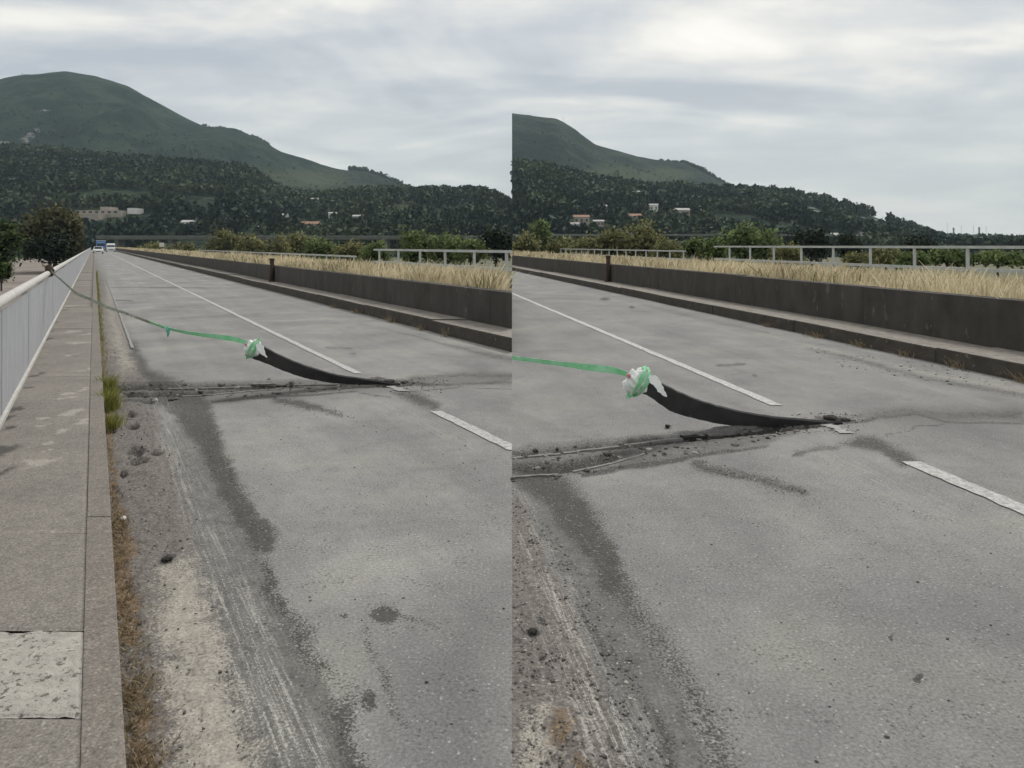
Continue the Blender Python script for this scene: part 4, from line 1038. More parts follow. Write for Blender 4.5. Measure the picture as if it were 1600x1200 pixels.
def tree(name, label, px, ptop, pbase, wpx, Y, mat, n=2600, group=None, cat='tree', zg=-3.2):
    x = (px - CX) / F * Y; zt_ = H + (HY - ptop) / F * Y; zb0 = max(zg, H + (HY - pbase) / F * Y); w = wpx / F * Y / 2
    e = empty(name, (x, Y, zg), label=label, cat=cat, group=group)
    hc = (zt_ - zb0) / 2; cz = (zt_ + zb0) / 2
    ncl = max(14, n // 70)
    d = RNG.normal(size=(ncl, 3)); d /= np.linalg.norm(d, axis=1)[:, None]; d[:, 2] = np.where(d[:, 2] < -0.5, -d[:, 2] * 0.5, d[:, 2])
    rr = RNG.uniform(0.45, 0.92, (ncl, 1)) * (0.82 + 0.3 * RNG.random((ncl, 1)))
    cl = d * rr * np.array([[w * 0.86, w * 0.8, hc * 0.86]])
    per = n // ncl
    sp = 0.30 * min(w, hc)
    q = np.repeat(cl, per, 0) + RNG.normal(size=(ncl * per, 3)) * sp * np.array([[0.62, 0.62, 0.5]])
    q = q + np.array([[x, Y, cz]])
    q = q[q[:, 2] > zg + 0.1]
    size = RNG.uniform(0.6, 1.3, len(q)) * max(0.035 * (w + hc), 0.10)
    v, f = leaf_quads(q, size)
    ct = np.repeat(RNG.normal(0, 0.16, ncl), per)[:len(q)] if len(q) == ncl * per else RNG.normal(0, 0.12, len(q))
    tint = np.repeat(np.clip(0.45 + ct + RNG.normal(0, 0.15, len(q)) , 0, 1), 4)
    if x < 0: m_ = (v[:, 0].reshape(-1, 4).max(1) < 0) & ((zg != -2.2) | ((v[:, 0] - SL * v[:, 1]).reshape(-1, 4).max(1) < -1.5))
    else: m_ = v[:, 0].reshape(-1, 4).min(1) > 0
    me = mesh_np('crown', v, f[m_], dict(tint=tint))
    cc = np.repeat(cl, per, 0)[:len(q)] if len(q) == ncl * per else (q - np.array([[x, Y, cz]]))
    nr = (q - np.array([[x, Y, cz]])) / np.array([[w, w, hc]]) + 1.3 * (q - np.array([[x, Y, cz]]) - cc) / max(sp, 1e-3) * 0.4 + np.array([[0, 0, 0.3]]) + RNG.normal(0, 0.22, q.shape)
    obj('crown', round_normals(me, np.repeat(nr, 4, 0)), M[mat], e)
    bm = bmesh.new(); r0 = max(0.06, 0.035 * (w + hc))
    tube(bm, [(x, Y, zg - 0.2), (x + 0.1 * r0, Y, (zg + cz) / 2), (x, Y + r0, cz), (x + r0, Y, cz + hc * 0.5)], [r0, r0 * 0.8, r0 * 0.6, r0 * 0.2], 7)
    for k in range(4):
        c = cl[k] + np.array([x, Y, cz]); tube(bm, [(x, Y, cz - hc * 0.45), tuple((c + np.array([x, Y, cz - hc * 0.2])) / 2), tuple(c)], [r0 * 0.5, r0 * 0.35, r0 * 0.1], 5)
    obj('trunk', bm_mesh('trunk', bm), M['bark'], e)


tree('broadleaf_tree', 'green tree at the left edge beyond the railing', 2, 332, 446, 62, 75, 'midgreen', 5200, zg=-2.2)
tree('broadleaf_tree', 'low green shrub under the leftmost tree behind the railing', 2, 400, 450, 36, 62, 'midgreen', 1800, zg=-2.2)
tree('bronze_tree', 'round bronze and dark green tree overhanging the railing', 86, 320, 432, 106, 108, 'bronze', 11000, zg=-2.2)
tree('bronze_tree', 'smaller bronze tree adjoining the round one beside the road end', 121, 333, 412, 36, 112, 'bronze', 2600, zg=-2.2)
tree('broadleaf_tree', 'dark shrubby base in front of the bronze tree by the railing', 78, 360, 436, 84, 101, 'darkgreen', 4600, zg=-2.2)
for px, top, w, Y, mt, lb in (
        (352, 353, 44, 150, 'olive', 'rounded olive tree farthest left beyond the left view grass'), (395, 364, 46, 120, 'olive', 'low olive bush between the two left village trees'),
        (430, 368, 40, 100, 'olive', 'yellowish olive bush below the leftmost village house'), (468, 362, 52, 110, 'olive', 'broad olive bush below the red roofed house in left view'),
        (500, 366, 48, 90, 'green', 'green bush right of the red roofed house in left view'), (545, 372, 50, 80, 'olive', 'olive bush left of the white barrier end in left view'),
        (585, 376, 42, 64, 'green', 'green bush just left of the white barrier in left view'), (655, 358, 62, 78, 'green', 'bright green bush behind the white barrier, larger, left view'),
        (700, 364, 62, 76, 'green', 'bright green bush behind the white barrier, middle, left view'), (735, 371, 40, 70, 'green', 'small green bush right of the bright ones, left view'),
        (775, 348, 54, 100, 'darkgreen', 'dark conical tree at the right edge of the left view'), (290, 379, 60, 150, 'olive', 'low hedge bush left of the rounded olive tree'), (240, 381, 50, 170, 'olive', 'low dark hedge near the road end behind the grass')):
    tree('bush', lb, px, top - 3, 428, w * 1.35, Y, mt, 3000, 'bushes beyond the left view median', 'bush')
for px, top, w, Y, mt, lb in (
        (846, 337, 36, 140, 'green', 'round green tree at the left edge of the right view'), (815, 362, 50, 110, 'olive', 'low olive bush under the round tree, right view left edge'), (880, 364, 52, 105, 'olive', 'low olive hedge right of the round tree in right view'),
        (918, 361, 48, 98, 'olive', 'olive bush below the brown roofed house in right view'), (955, 354, 56, 95, 'olive', 'tall olive bush left of the red roofed house, right view'), (1003, 350, 60, 92, 'olive', 'tall olive bush right of the red roofed house, right view'),
        (1045, 371, 50, 80, 'olive', 'low olive bush between the tall ones and the barrier gap'), (1088, 365, 34, 56, 'green', 'dark green bush at the gap between the two white rails'), (1112, 372, 34, 54, 'green', 'green bush beside the start of the long white barrier'),
        (1158, 350, 60, 86, 'green', 'bright green bush behind the white barrier, larger, right view'), (1196, 356, 44, 84, 'green', 'bright green bush behind the white barrier, smaller, right view'), (1268, 348, 54, 110, 'darkgreen', 'dark conical tree behind the barrier left of the rocky slope'),
        (1326, 358, 34, 120, 'darkgreen', 'small dark tree right of the dark conical tree'), (1437, 362, 44, 120, 'darkgreen', 'dark round tree at the end of the wooded slope'), (1230, 380, 44, 70, 'olive', 'low olive bush behind the barrier below the dark tree'),
        (1385, 388, 60, 60, 'olive', 'olive bush in the barrier gap right of centre'), (1480, 388, 70, 52, 'green', 'green bush behind the right end of the barrier'), (1560, 391, 80, 50, 'green', 'green bush at the right edge of the right view'), (1640, 390, 80, 50, 'green', 'green bush beyond the right edge of the picture'),
        (1430, 392, 50, 48, 'green', 'low green bush behind the barrier post near the end'), (1340, 393, 44, 66, 'olive', 'pale olive bush behind the barrier under the small dark tree'), (1590, 371, 26, 260, 'darkgreen', 'small far dark tree at the right horizon')):
    tree('bush', lb, px, top - 3, 428, w * 1.35, Y, mt, 3000, 'bushes beyond the right view median', 'bush')
# gravel bank left of the bridge
bm = bmesh.new()
hexa(bm, [(-140, 12, -3.3), (-9.5, 12, -3.3), (-125, 215, -3.3), (-260, 215, -3.3), (-140, 12, -2.2), (-9.5, 12, -2.2), (-125, 215, -2.2), (-260, 215, -2.2)])
obj('gravel_bank', bm_mesh('gravel_bank', bm), M['bank'], kind='structure')

# ------------------------------------------------------------------ vehicles at the far end of the road


def wheelset(e, w, ax, r):
    for sx in (-1, 1):
        for y in ax:
            bm = bmesh.new(); x = sx * (w / 2 - 0.1)
            bmesh.ops.create_cone(bm, cap_ends=True, segments=14, radius1=r, radius2=r, depth=0.2, matrix=Matrix.Translation((x, y, r)) @ Matrix.Rotation(R(90), 4, 'Y'))
            me = bm_mesh('wheel', bm); me.materials.append(M['tyre']); o = bpy.data.objects.new('wheel', me); COL.objects.link(o); o.parent = e
            bm = bmesh.new()
            bmesh.ops.create_cone(bm, cap_ends=True, segments=10, radius1=r * 0.55, radius2=r * 0.5, depth=0.02, matrix=Matrix.Translation((x + sx * 0.105, y, r)) @ Matrix.Rotation(R(90), 4, 'Y'))
            me = bm_mesh('rim', bm); me.materials.append(M['galv']); q = bpy.data.objects.new('rim', me); COL.objects.link(q); q.parent = o


def part(e, name, me, mat):
    me.materials.append(M[mat]); o = bpy.data.objects.new(name, me); COL.objects.link(o); o.parent = e; return o


def profile_body(name, w, pts, tuck=0.0):
    """closed side profile (y,z) extruded across the width"""
    bm = bmesh.new(); n = len(pts)
    a = [bm.verts.new((-w / 2 + (tuck if z > 0.95 else 0), y, z)) for y, z in pts]; b = [bm.verts.new((w / 2 - (tuck if z > 0.95 else 0), y, z)) for y, z in pts]
    for i in range(n): bm.faces.new((a[i], a[(i + 1) % n], b[(i + 1) % n], b[i]))
    bm.faces.new(a[::-1]); bm.faces.new(b)
    bmesh.ops.recalc_face_normals(bm, faces=bm.faces)
    bmesh.ops.bevel(bm, geom=bm.edges[:], offset=0.04, segments=2, affect='EDGES')
    return bm_mesh(name, bm)


def car(loc, rz):
    e = empty('car', loc, label='white car driving towards us on the distant road', cat='car'); e.rotation_euler.z = rz
    part(e, 'body', profile_body('body', 1.78, [(-2.1, 0.3), (-2.15, 0.62), (-1.9, 0.78), (-1.0, 0.92), (-0.35, 1.42), (1.1, 1.44), (1.8, 1.0), (2.05, 0.92), (2.1, 0.35)], 0.16), 'car_white')
    bm = bmesh.new(); v = [bm.verts.new(p) for p in ((-0.72, -1.02, 0.97), (0.72, -1.02, 0.97), (0.62, -0.46, 1.39), (-0.62, -0.46, 1.39))]; bm.faces.new(v)
    bmesh.ops.solidify(bm, geom=bm.faces[:], thickness=0.02); part(e, 'windscreen', bm_mesh('windscreen', bm), 'pane')
    for sx in (-1, 1):
        part(e, 'side_window', box_mesh('side_window', sx * 0.745 - 0.012, sx * 0.745 + 0.012, -0.4, 1.0, 1.0, 1.34), 'pane')
        part(e, 'headlight', box_mesh('headlight', sx * 0.66 - 0.18, sx * 0.66 + 0.18, -2.14, -2.02, 0.6, 0.74), 'lamp')
    part(e, 'grille', box_mesh('grille', -0.42, 0.42, -2.17, -2.1, 0.42, 0.56), 'tyre')
    part(e, 'number_plate', box_mesh('number_plate', -0.25, 0.25, -2.19, -2.15, 0.32, 0.41), 'lamp')
    wheelset(e, 1.78, (-1.3, 1.3), 0.31)


def lorry(loc, rz):
    e = empty('lorry', loc, label='blue lorry behind the white car on the distant road', cat='lorry'); e.rotation_euler.z = rz
    part(e, 'cab', profile_body('cab', 2.4, [(-3.4, 0.5), (-3.45, 1.4), (-3.2, 2.5), (-1.6, 2.6), (-1.6, 0.5)], 0.05), 'car_blue')
    part(e, 'cargo_box', box_mesh('cargo_box', -1.25, 1.25, -1.45, 3.6, 0.75, 3.1, 0.03), 'car_blue')
    part(e, 'roof_edge', box_mesh('roof_edge', -1.27, 1.27, -1.48, 3.62, 3.0, 3.14), 'car_white')
    part(e, 'windscreen', box_mesh('windscreen', -1.0, 1.0, -3.42, -3.3, 1.55, 2.25), 'pane')
    for sx in (-1, 1): part(e, 'headlight', box_mesh('headlight', sx * 0.9 - 0.16, sx * 0.9 + 0.16, -3.5, -3.4, 0.7, 0.9), 'lamp')
    part(e, 'bumper', box_mesh('bumper', -1.2, 1.2, -3.52, -3.38, 0.42, 0.64), 'tyre')
    wheelset(e, 2.3, (-2.5, 2.2), 0.46)


def van(loc, rz):
    e = empty('van', loc, label='white van at the road end right of the blue lorry', cat='van'); e.rotation_euler.z = rz
    part(e, 'body', profile_body('body', 2.0, [(-2.6, 0.35), (-2.65, 0.95), (-2.1, 1.15), (-1.5, 2.05), (-1.2, 2.2), (2.5, 2.2), (2.55, 0.35)], 0.06), 'car_white')
    part(e, 'windscreen', box_mesh('windscreen', -0.85, 0.85, -2.0, -1.75, 1.25, 1.75), 'pane')
    for sx in (-1, 1):
        part(e, 'headlight', box_mesh('headlight', sx * 0.78 - 0.14, sx * 0.78 + 0.14, -2.68, -2.55, 0.7, 0.92), 'lamp')
        part(e, 'side_window', box_mesh('side_window', sx * 0.965 - 0.012, sx * 0.965 + 0.012, -1.4, -0.4, 1.3, 1.85), 'pane')
    part(e, 'grille', box_mesh('grille', -0.5, 0.5, -2.7, -2.6, 0.5, 0.66), 'tyre')
    wheelset(e, 2.0, (-1.7, 1.6), 0.34)


hd = math.atan(-SL)
car((0.85 + SL * 150, 150, 0.0), hd)
lorry((2.0 + SL * 215, 215, 0.0), hd)
van((4.3 + SL * 190, 190, 0.0), hd)
# small white road sign
sx_, sy_, _ = D(253, 390, 120); e = empty('road_sign', (sx_, sy_, 0.3), label='small white sign plate on a post above the distant grass', cat='sign')
bm = bmesh.new(); tube(bm, [(sx_, sy_, 0.2), (sx_, sy_, 2.0)], 0.05, 8); obj('post', bm_mesh('post', bm), M['galv'], e)
obj('plate', box_mesh('plate', sx_ - 0.4, sx_ + 0.4, sy_ - 0.09, sy_ - 0.05, 1.45, 2.1), M['wall_white'], e)

# ------------------------------------------------------------------ rusty posts by the wall
for side, px, ptop, pb, Kw, lb in (('L', 425, 407, 443, KL, 'rusty dark steel post before the wall in the left view'), ('R', 950.5, 397, 438, KR, 'rusty dark steel post before the wall in the right view')):
    z0 = 0.235 if side == 'L' else 0.22
    s = SL if side == 'L' else SR; k = Kw['far_wall'] - 0.10
    t = F * k / (px - (147 if side == 'L' else 624)); x = k + s * t
    hgt = (pb - ptop) / F * t
    e = empty('rusty_post', (x, t, z0), label=lb, cat='post')
    bm = bmesh.new(); tube(bm, [(x, t, z0 - 0.05), (x, t, z0 + hgt - 0.08)], 0.085, 12); obj('shaft', bm_mesh('shaft', bm, True), M['rust'], e)
    bm = bmesh.new(); tube(bm, [(x, t, z0 + hgt - 0.08), (x, t, z0 + hgt - 0.02), (x, t, z0 + hgt)], [0.1, 0.1, 0.05], 12); obj('cap', bm_mesh('cap', bm), M['rust'], e)
    bm = bmesh.new(); tube(bm, [(x, t, z0 - 0.02), (x, t, z0 + 0.05)], 0.13, 12); obj('collar', bm_mesh('collar', bm), M['rust'], e)

# ------------------------------------------------------------------ torn expansion joint strip and its steel edges


def joint_strip(rows, depth, label):
    """rows: (px, top py, bottom py); depth(px) gives distance"""
    pts, wid, hw, ht = [], [], [], []
    P = [D(px, (a + b) / 2, depth(px)) + ((b - a) / 2 / F * depth(px),) for px, a, b in rows]
    Q = catmull(P, 46)
    for i, q in enumerate(Q):
        fr = i / (len(Q) - 1)
        pts.append(q[:3]); wid.append((0.0, -0.30 - 0.5 * fr, 1.0 - 0.55 * fr)); hw.append(max(q[3] * (1.15 + 0.1 * fr) * random.uniform(0.96, 1.04), 0.016)); ht.append(0.010)
    e = empty('rubber_joint_strip', tuple(Q[-1][:3]), label=label, cat='rubber strip')
    bm = bmesh.new(); sweep(bm, pts, wid, hw, ht); bmesh.ops.recalc_face_normals(bm, faces=bm.faces)
    obj('strip', bm_mesh('strip', bm, False), M['rubber'], e)
    return Q


QL = joint_strip([(388, 534, 556), (405, 540, 562), (425, 550, 570), (450, 561, 581), (475, 570, 590), (500, 577.5, 596), (525, 584, 600), (560, 589, 602), (585, 593, 602), (605, 596.5, 601.5), (625, 599, 602)],
                 lambda px: 8.02 + (px - 388) / 237 * 0.50, 'black rubber joint strip torn out of the road in the left view')
QR = joint_strip([(985, 580, 606), (1005, 588, 613), (1025, 597, 622), (1060, 614, 645), (1100, 628, 657), (1150, 640, 667), (1200, 648, 670), (1240, 652, 667), (1275, 656, 664), (1300, 658, 662), (1315, 659.5, 662)],
                 lambda px: 6.12 + (px - 985) / 330 * 0.52, 'black rubber joint strip torn out of the road in the right view')


def joint(rows, label, nm='expansion_joint'):
    c = G(*rows[0][1][0]); e = empty(nm, c, label=label, cat='road joint')
    for name, pts, hw, z in rows:
        Q = [G(*p) for p in pts]; bm = bmesh.new()
        Q = catmull([(q[0], q[1], z - 0.004 + random.uniform(-0.003, 0.003)) for q in Q], 8 if len(Q) < 4 else 14)
        Q[:, 2] += RNG.normal(0, 0.002, len(Q))
        sweep(bm, Q, [(0, 1, 0)] * len(Q), [hw * RNG.uniform(0.8, 1.2) for _ in Q], 0.009)
        obj(name, bm_mesh(name, bm), M['slot' if name == 'open_gap' else 'steel'], e)


joint([('steel_edge', [(262, 608), (330, 606.5), (392, 604.5)], 0.018, 0.004), ('steel_edge', [(394, 600.5), (415, 600.8), (432, 600.5)], 0.028, 0.008), ('open_gap', [(431, 603.2), (458, 602.4)], 0.035, 0.003),
       ('steel_edge', [(460, 602.5), (510, 601.5), (575, 600)], 0.018, 0.006), ('steel_edge', [(285, 620), (340, 616), (395, 611), (440, 608.5)], 0.022, 0.002)],
      'broken steel expansion joint crossing the road in the left view')
joint([('steel_edge', [(800.5, 717), (840, 713), (875, 710)], 0.016, 0.006), ('steel_edge', [(880, 709), (930, 703), (968, 698.5)], 0.016, 0.004), ('steel_edge', [(975, 697), (1020, 692), (1066, 686.5)], 0.016, 0.008),
       ('open_gap', [(1066, 684.5), (1104, 680.5)], 0.03, 0.006), ('steel_edge', [(1012, 682), (1050, 680), (1100, 677)], 0.018, 0.004), ('steel_edge', [(1105, 681), (1150, 676), (1190, 671.5)], 0.018, 0.008), ('steel_edge', [(800.5, 747), (840, 744), (872, 742.5)], 0.012, 0.006),
       ('steel_edge', [(895, 738), (950, 726), (1010, 709)], 0.014, 0.003)],
      'broken steel expansion joint crossing the road in the right view')

# ------------------------------------------------------------------ barrier tape tied to the strip


def tape(rows, ntw, segs, label, wad, side, wadsize):
    """rows: (px, py, depth, half width px)"""
    Q = catmull([D(a, b, c) + (d / F * c,) for a, b, c, d in rows], 90)
    e = empty('barrier_tape', tuple(Q[0][:3]), label=label, cat='barrier tape')
    n = len(Q)
    ang = np.cumsum(RNG.normal(0, 0.05, n)) * 0.5 + np.sin(np.linspace(0, ntw, n)) * 0.75
    for name, a, b, mt in segs:
        i0, i1 = int(a * (n - 1)), int(b * (n - 1)) + 1
        bm = bmesh.new()
        wd = [(0.25 * math.sin(x), -0.8 * math.sin(x), math.cos(x) * 0.9 + 0.2) for x in ang[i0:i1]]
        sweep(bm, Q[i0:i1, :3], wd, list(Q[i0:i1, 3] * 0.78), 0.0015)
        obj(name, bm_mesh(name, bm), M[mt], e)
    # the crumpled wad wound round the end of the rubber strip
    c = Vector(wad)
    for nm, mt, off, r, sq in (('wad', 'white_tape', (0, 0, 0), 1.0, 0.9), ('wad_fold', 'white_tape', (-0.45, 0.05, -0.25), 0.62, 1.0), ('wad_red_edge', 'red_tape', (-0.60, -0.28, 0.40), 0.17, 0.9), ('wad_fold', 'white_tape', (0.30, 0.1, 0.42), 0.5, 0.8)):
        bm = bmesh.new(); bmesh.ops.create_icosphere(bm, subdivisions=4, radius=1.0)
        for v in bm.verts:
            d = v.co.normalized(); q = d * 2.6 + Vector(off) * 7
            k = 0.72 + 0.7 * (float(fbm(np.array(q.x * 1.3 + q.z), np.array(q.y * 1.3 - q.z), 1.0, 3, 4.0)) - 0.5) * 0.85 + 0.05 * abs(math.sin(q.x * 3.1 + 2 * math.sin(q.z * 2.2)))
            v.co = c + Vector(off) * wadsize + Vector((d.x * k * sq, d.y * k * 0.8, d.z * k)) * wadsize * r
        obj(nm, bm_mesh(nm, bm, True), M[mt], e)
    for k in range(2):           # green windings
        bm = bmesh.new(); pts = []
        for j in range(22):
            a = 2 * math.pi * j / 21
            pts.append(c + Vector((0.15 + 0.28 * k - 0.2 + 0.25 * math.sin(a) , 0, 0)) * wadsize + Vector((0.25 * math.sin(a + k), -math.cos(a) * 0.95, math.sin(a) * 1.02)) * wadsize * (0.92 - 0.08 * k + 0.05 * math.sin(3 * a)))
        sweep(bm, pts, [(1, 0.2 * math.sin(j), 0.35)] * 22, [wadsize * 0.11 * (1 + 0.5 * math.sin(j * 1.3)) for j in range(22)], 0.0015)
        obj('winding', bm_mesh('winding', bm), M['green_tape'], e)
    # loose tail
    bm = bmesh.new(); pts = [c + Vector((0.55, -0.75, 0.45)) * wadsize, c + Vector((0.95, -0.9, 0.15)) * wadsize, c + Vector((1.25, -0.95, -0.35)) * wadsize, c + Vector((1.6, -0.9, -0.75)) * wadsize]
    pts = catmull(pts, 12); sweep(bm, pts, [(0.7, 0.2, 0.6 + 0.3 * math.sin(i)) for i in range(12)], [wadsize * x * random.uniform(0.7, 1.25) for x in np.interp(np.arange(12), [0, 4, 8, 11], [0.12, 0.34, 0.16, 0.02])], 0.002)
    obj('loose_tail', bm_mesh('loose_tail', bm), M['white_tape'], e)
    return e


tx = KL['rail'] + SL * 13.8
eL = tape([(66, 413, 12.25, 2.2), (76, 421, 12.1, 3), (95, 437, 11.6, 3), (118, 457, 11.1, 3.6), (140, 467, 10.7, 2.6), (165, 479, 10.3, 3), (195, 489, 9.9, 2.6), (230, 502, 9.5, 3), (262, 513, 9.1, 3), (300, 521, 8.75, 3.5), (340, 526, 8.4, 4.5), (370, 531, 8.2, 4.5), (388, 537, 8.05, 4)],
          12, [('faded_length', 0.0, 0.60, 'dull_tape'), ('green_length', 0.60, 1.0, 'green_tape')], 'green and white barrier tape tied from the railing to the torn strip', D(396, 544, 7.98), 'L', 0.115)
bm = bmesh.new(); tube(bm, [D(75, 416, 12.08), D(78, 424, 12.05), D(80, 432, 12.05)], [0.05, 0.07, 0.03], 8); obj('knot', bm_mesh('knot', bm), M['rust'], eL)
bm = bmesh.new(); sweep(bm, [D(259, 510, 9.12), D(262, 515, 9.08), D(263, 521, 9.08), D(262, 526, 9.1)], [(1, 0.2, 0)] * 4, [0.02, 0.024, 0.016, 0.006], 0.004); obj('knot', bm_mesh('knot', bm), M['teal_tape'], eL)
eR = tape([(800.3, 559, 7.6, 4), (840, 564, 7.3, 4.5), (880, 569, 6.9, 5), (920, 574, 6.55, 6.5), (955, 578, 6.3, 6.5), (985, 586, 6.15, 5)],
          7, [('pale_green_length', 0.0, 0.48, 'green_tape'), ('green_length', 0.48, 1.0, 'green_tape')], 'green barrier tape tied to the torn strip in the right view', D(996, 596, 6.05), 'R', 0.135)

# ------------------------------------------------------------------ weeds, stones, litter


ORD = ['first', 'second', 'third', 'fourth', 'fifth', 'sixth', 'seventh']


def tuft(name, label, base, n, hmin, hmax, spread, mat, cat='weed', group=None, stuff=False, along=None):
    """blades of a weed clump; along = (dx, dy) spreads it in a line"""
    n_ = n; x = base[0] + RNG.normal(0, spread, n_); y = base[1] + RNG.normal(0, spread * 1.6, n_)
    if along is not None:
        u = RNG.random(n_); x = base[0] + along[0] * u + RNG.normal(0, spread, n_); y = base[1] + along[1] * u + RNG.normal(0, spread, n_)
    if along is not None or 'kerb' in label:
        kk = x - SL * y; lo = KL['kerb_front'] + 0.012
        if base[0] < 0 and base[0] - SL * base[1] < 1.5: x = np.where(kk < lo, x + (lo - kk) * 1.6, x)
    h_ = RNG.uniform(hmin, hmax, n_); a = RNG.uniform(0, 6.28, n_); wd = RNG.uniform(0.0009, 0.0024, n_) * (1 + 0.12 * y)
    lean = RNG.normal(0, 0.30 if mat == 'weed' else 0.9, (n_, 2)) * h_[:, None]
    dx, dy = np.cos(a) * wd, np.sin(a) * wd
    b0 = np.stack([x, y, np.full(n_, base[2] - 0.01)], 1); v = []
    for fr, w in ((0, 0.8), (0.5, 1.0), (1.0, 0.1)):
        c = b0 + np.stack([lean[:, 0] * fr ** 1.7, lean[:, 1] * fr ** 1.7, h_ * fr * (1.1 - 0.1 * fr)], 1); o = np.stack([dx * w, dy * w, np.zeros(n_)], 1); v += [c - o, c + o]
    v = np.stack(v, 1).reshape(-1, 3); b = np.arange(n_)[:, None] * 6
    f = np.concatenate([b + np.array([[0, 1, 3, 2]]), b + np.array([[2, 3, 5, 4]])])
    tint = np.repeat(np.clip(RNG.normal(0.5, 0.25, n_), 0, 1), 6)
    obj(name, mesh_np(name, v, f, dict(tint=tint)), M[mat], label=label, cat=cat, group=group, kind='stuff' if stuff else None)


for py, hh, n_, lb in ((668, 0.16, 300, 'short yellow-green weed clump at the kerb, nearest of three'), (640, 0.24, 480, 'tall yellow-green weed clump at the kerb, middle of three'), (615, 0.24, 440, 'yellow-green weed clump at the kerb, farthest of three, beside the joint')):
    t_ = ty(py); tuft('weed_clump', lb, (KL['kerb_front'] + 0.06 + SL * t_, t_, 0), n_, 0.05, hh, 0.035, 'weed', 'weed', 'weed clumps at the kerb')


def kerb_line(y0, y1, dk=0.03):
    t0, t1 = ty(y0), ty(y1); k = KL['kerb_front'] + dk
    return (k + SL * t0, t0, 0), (SL * (t1 - t0), t1 - t0)


b_, al = kerb_line(1010, 800, 0.05); tuft('dry_weeds', 'rust brown dried weeds along the kerb foot near the litter', b_, 2200, 0.004, 0.030, 0.030, 'dryweed', 'dry weeds', None, True, al)
b_, al = kerb_line(1300, 1060, 0.05); tuft('dry_weeds', 'pale dried weeds along the kerb foot at the picture bottom', b_, 1600, 0.004, 0.035, 0.045, 'dryweed', 'dry weeds', None, True, al)
b_, al = kerb_line(1080, 1000, 0.06); tuft('dry_weeds', 'thin dry stalks at the kerb beside the pale broken slab', b_, 160, 0.01, 0.045, 0.03, 'dryweed', 'dry weeds', None, True, al)
b_, al = kerb_line(800, 660, 0.03); tuft('dry_weeds', 'brown dried weeds along the kerb before the green clump', b_, 420, 0.008, 0.04, 0.018, 'dryweed', 'dry weeds', None, True, al)
b_, al = kerb_line(590, 425, 0.04); tuft('moss_weeds', 'low yellow-green weeds lining the far stretch of the kerb', b_, 1500, 0.02, 0.09, 0.03, 'weed', 'weeds', None, True, al)
for side, K, rows in (('L', KL, [(14.0, 0.25), (15.4, 0.3), (13.0, 0.3), (17.5, 0.2), (19.0, 0.2)]), ('R', KR, [(9.6, 0.32), (10.6, 0.3), (11.6, 0.25), (12.8, 0.25), (8.6, 0.3), (14.5, 0.2)])):
    s = SL if side == 'L' else SR
    for i, (t, h_) in enumerate(rows):
        k = K['far_kerb'] - 0.06; x = k + s * t
        if side == 'L' and x > -0.1: continue
        tuft('weed_clump', '%s dry weed tuft from the right at the far kerb foot in the %s view' % (ORD[sorted(q[0] for q in rows if side == 'R' or K['far_kerb'] - 0.06 + SL * q[0] < -0.1).index(t)], 'left' if side == 'L' else 'right'), (x, t, 0), 44, 0.04, h_ * 0.6, 0.05, 'dryweed', 'weed', 'dry tufts at the far kerb, ' + ('left' if side == 'L' else 'right') + ' view')


def stones(name, label, pts, sizes, tints):
    ico = bmesh.new(); bmesh.ops.create_icosphere(ico, subdivisions=1, radius=1.0)
    bv = np.array([v.co[:] for v in ico.verts]); bf = np.array([[v.index for v in f.verts] for f in ico.faces]); ico.free()
    n = len(pts); k = len(bv)
    v = bv[None] * (1 + RNG.normal(0, 0.22, (n, k, 1))) * sizes[:, None, None] * np.stack([RNG.uniform(0.7, 1.4, n), RNG.uniform(0.7, 1.4, n), RNG.uniform(0.4, 0.8, n)], 1)[:, None, :]
    v = v + pts[:, None, :]
    f = bf[None] + (np.arange(n) * k)[:, None, None]
    obj(name, mesh_np(name, v.reshape(-1, 3), f.reshape(-1, 3), dict(tint=np.repeat(tints, k))), M['stone'], label=label, cat='gravel', kind='stuff')


def scatter(n, pl, smin, smax, bias):
    """random points inside a photo-pixel polygon on the road"""
    P = gp(pl); lo, hi = P.min(0), P.max(0); X = RNG.uniform(lo[0], hi[0], n * 4); Y = RNG.uniform(lo[1], hi[1], n * 4)
    m = poly(X, Y, pl, 0.001) > 0.5; X, Y = X[m][:n], Y[m][:n]; sz = smin + (smax - smin) * RNG.random(len(X)) ** 3.5
    return np.stack([X, Y, sz * 0.15], 1), sz, np.clip(RNG.normal(bias, 0.28, len(X)), 0, 1)


def joined(*a): return [np.concatenate(q) for q in zip(*a)]


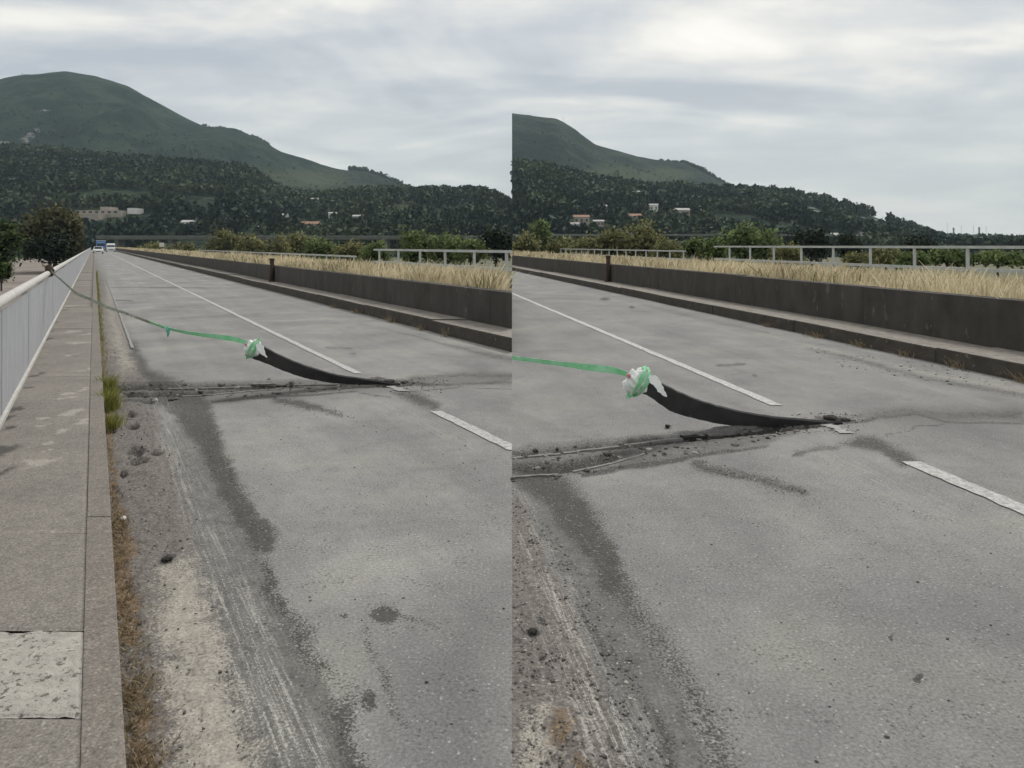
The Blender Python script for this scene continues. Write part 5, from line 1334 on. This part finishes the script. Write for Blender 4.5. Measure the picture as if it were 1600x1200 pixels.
stones('gravel', 'loose grit and small stones strewn over the left view roadside', *joined(
    scatter(2600, [(165, 620), (250, 620), (300, 780), (400, 1200), (420, 1300), (205, 1300), (190, 900)], 0.0015, 0.008, 0.42),
    scatter(900, [(260, 640), (330, 660), (430, 850), (560, 1200), (600, 1300), (400, 1300)], 0.0015, 0.006, 0.4),
    scatter(380, [(380, 640), (800, 640), (800, 1300), (600, 1300)], 0.0015, 0.0065, 0.2), scatter(260, [(170, 500), (240, 600), (170, 640)], 0.005, 0.02, 0.5),
    scatter(160, [(560, 590), (700, 590), (700, 625), (600, 615)], 0.004, 0.014, 0.15), scatter(260, [(185, 600), (600, 596), (600, 606), (330, 626), (185, 630)], 0.006, 0.030, 0.35), scatter(200, [(420, 618), (540, 640), (560, 660), (450, 640)], 0.002, 0.008, 0.25)))
stones('gravel', 'loose grit and small stones strewn over the right view roadside', *joined(
    scatter(2600, [(800, 760), (880, 850), (1000, 1050), (1080, 1300), (801, 1300)], 0.0015, 0.008, 0.42), scatter(380, [(900, 760), (1600, 800), (1600, 1300), (1100, 1300)], 0.0015, 0.006, 0.2),
    scatter(260, [(1240, 645), (1350, 645), (1350, 675), (1200, 680)], 0.003, 0.012, 0.15), scatter(300, [(801, 703), (1200, 668), (1300, 655), (1210, 685), (905, 742), (801, 760)], 0.005, 0.026, 0.35), scatter(260, [(1080, 715), (1280, 760), (1270, 790), (1120, 745)], 0.002, 0.007, 0.25), scatter(220, [(1240, 540), (1600, 590), (1600, 625), (1300, 570)], 0.006, 0.02, 0.6)))


def lump(name, label, px, py, r, mat, cat, flat=0.55):
    x, y, _ = G(px, py); bm = bmesh.new(); bmesh.ops.create_icosphere(bm, subdivisions=3, radius=1.0)
    o1 = random.uniform(0, 50)
    for v in bm.verts:
        d = v.co.normalized(); k = 0.75 + 0.8 * (float(fbm(np.array(d.x * 2 + d.z + o1), np.array(d.y * 2 - d.z + o1), 1.0, 3)) - 0.5) + random.uniform(-0.04, 0.04)
        v.co = Vector((x + d.x * k * r, y + d.y * k * r, r * flat * 0.5 + d.z * k * r * flat))
    tag(obj(name, bm_mesh(name, bm, False), M[mat]), label, cat)


lump('litter', 'crumpled white scrap of litter at the kerb foot', 193, 812, 0.020, 'litter', 'litter', 0.8)
lump('soil_clod', 'dark soil clod on the verge above the sandy patch', 262, 876, 0.032, 'clod', 'clod')
lump('soil_clod', 'dark clod beside the broken joint in the left view', 420, 596, 0.035, 'clod', 'clod', 0.8)
lump('soil_clod', 'dark clod beside the broken joint in the right view', 1043, 668, 0.028, 'clod', 'clod', 0.8)
lump('soil_clod', 'black clod at the left edge of the right view verge', 832, 989, 0.026, 'clod', 'clod')
for px, py, q in ((608, 597, 0.085), (1298, 654, 0.08), (1322, 657, 0.055), (632, 598.5, 0.06)):
    lump('asphalt_lump', 'broken asphalt crumb where the torn strip meets the %s view road, %s' % ('left' if px < 800 else 'right', 'nearer the strip' if px in (608, 1298) else 'nearer the paint fragment'), px, py, q, 'clod', 'asphalt lump', 0.28)

# ------------------------------------------------------------------ haze
m = bpy.data.materials.new('haze_air'); m.use_nodes = True; nt = m.node_tree; nt.nodes.clear()
o_ = N(nt, 'ShaderNodeOutputMaterial'); pv = N(nt, 'ShaderNodeVolumePrincipled')
pv.inputs['Color'].default_value = (0.74, 0.93, 1.0, 1); pv.inputs['Density'].default_value = 0.00013; pv.inputs['Anisotropy'].default_value = 0.0
L(nt, pv, 0, o_, 'Volume')
tag(obj('haze', box_mesh('haze', -4300, 4300, -80, 4300, -4.4, 420), m), 'thin pale haze over the whole valley', 'haze', kind='stuff')
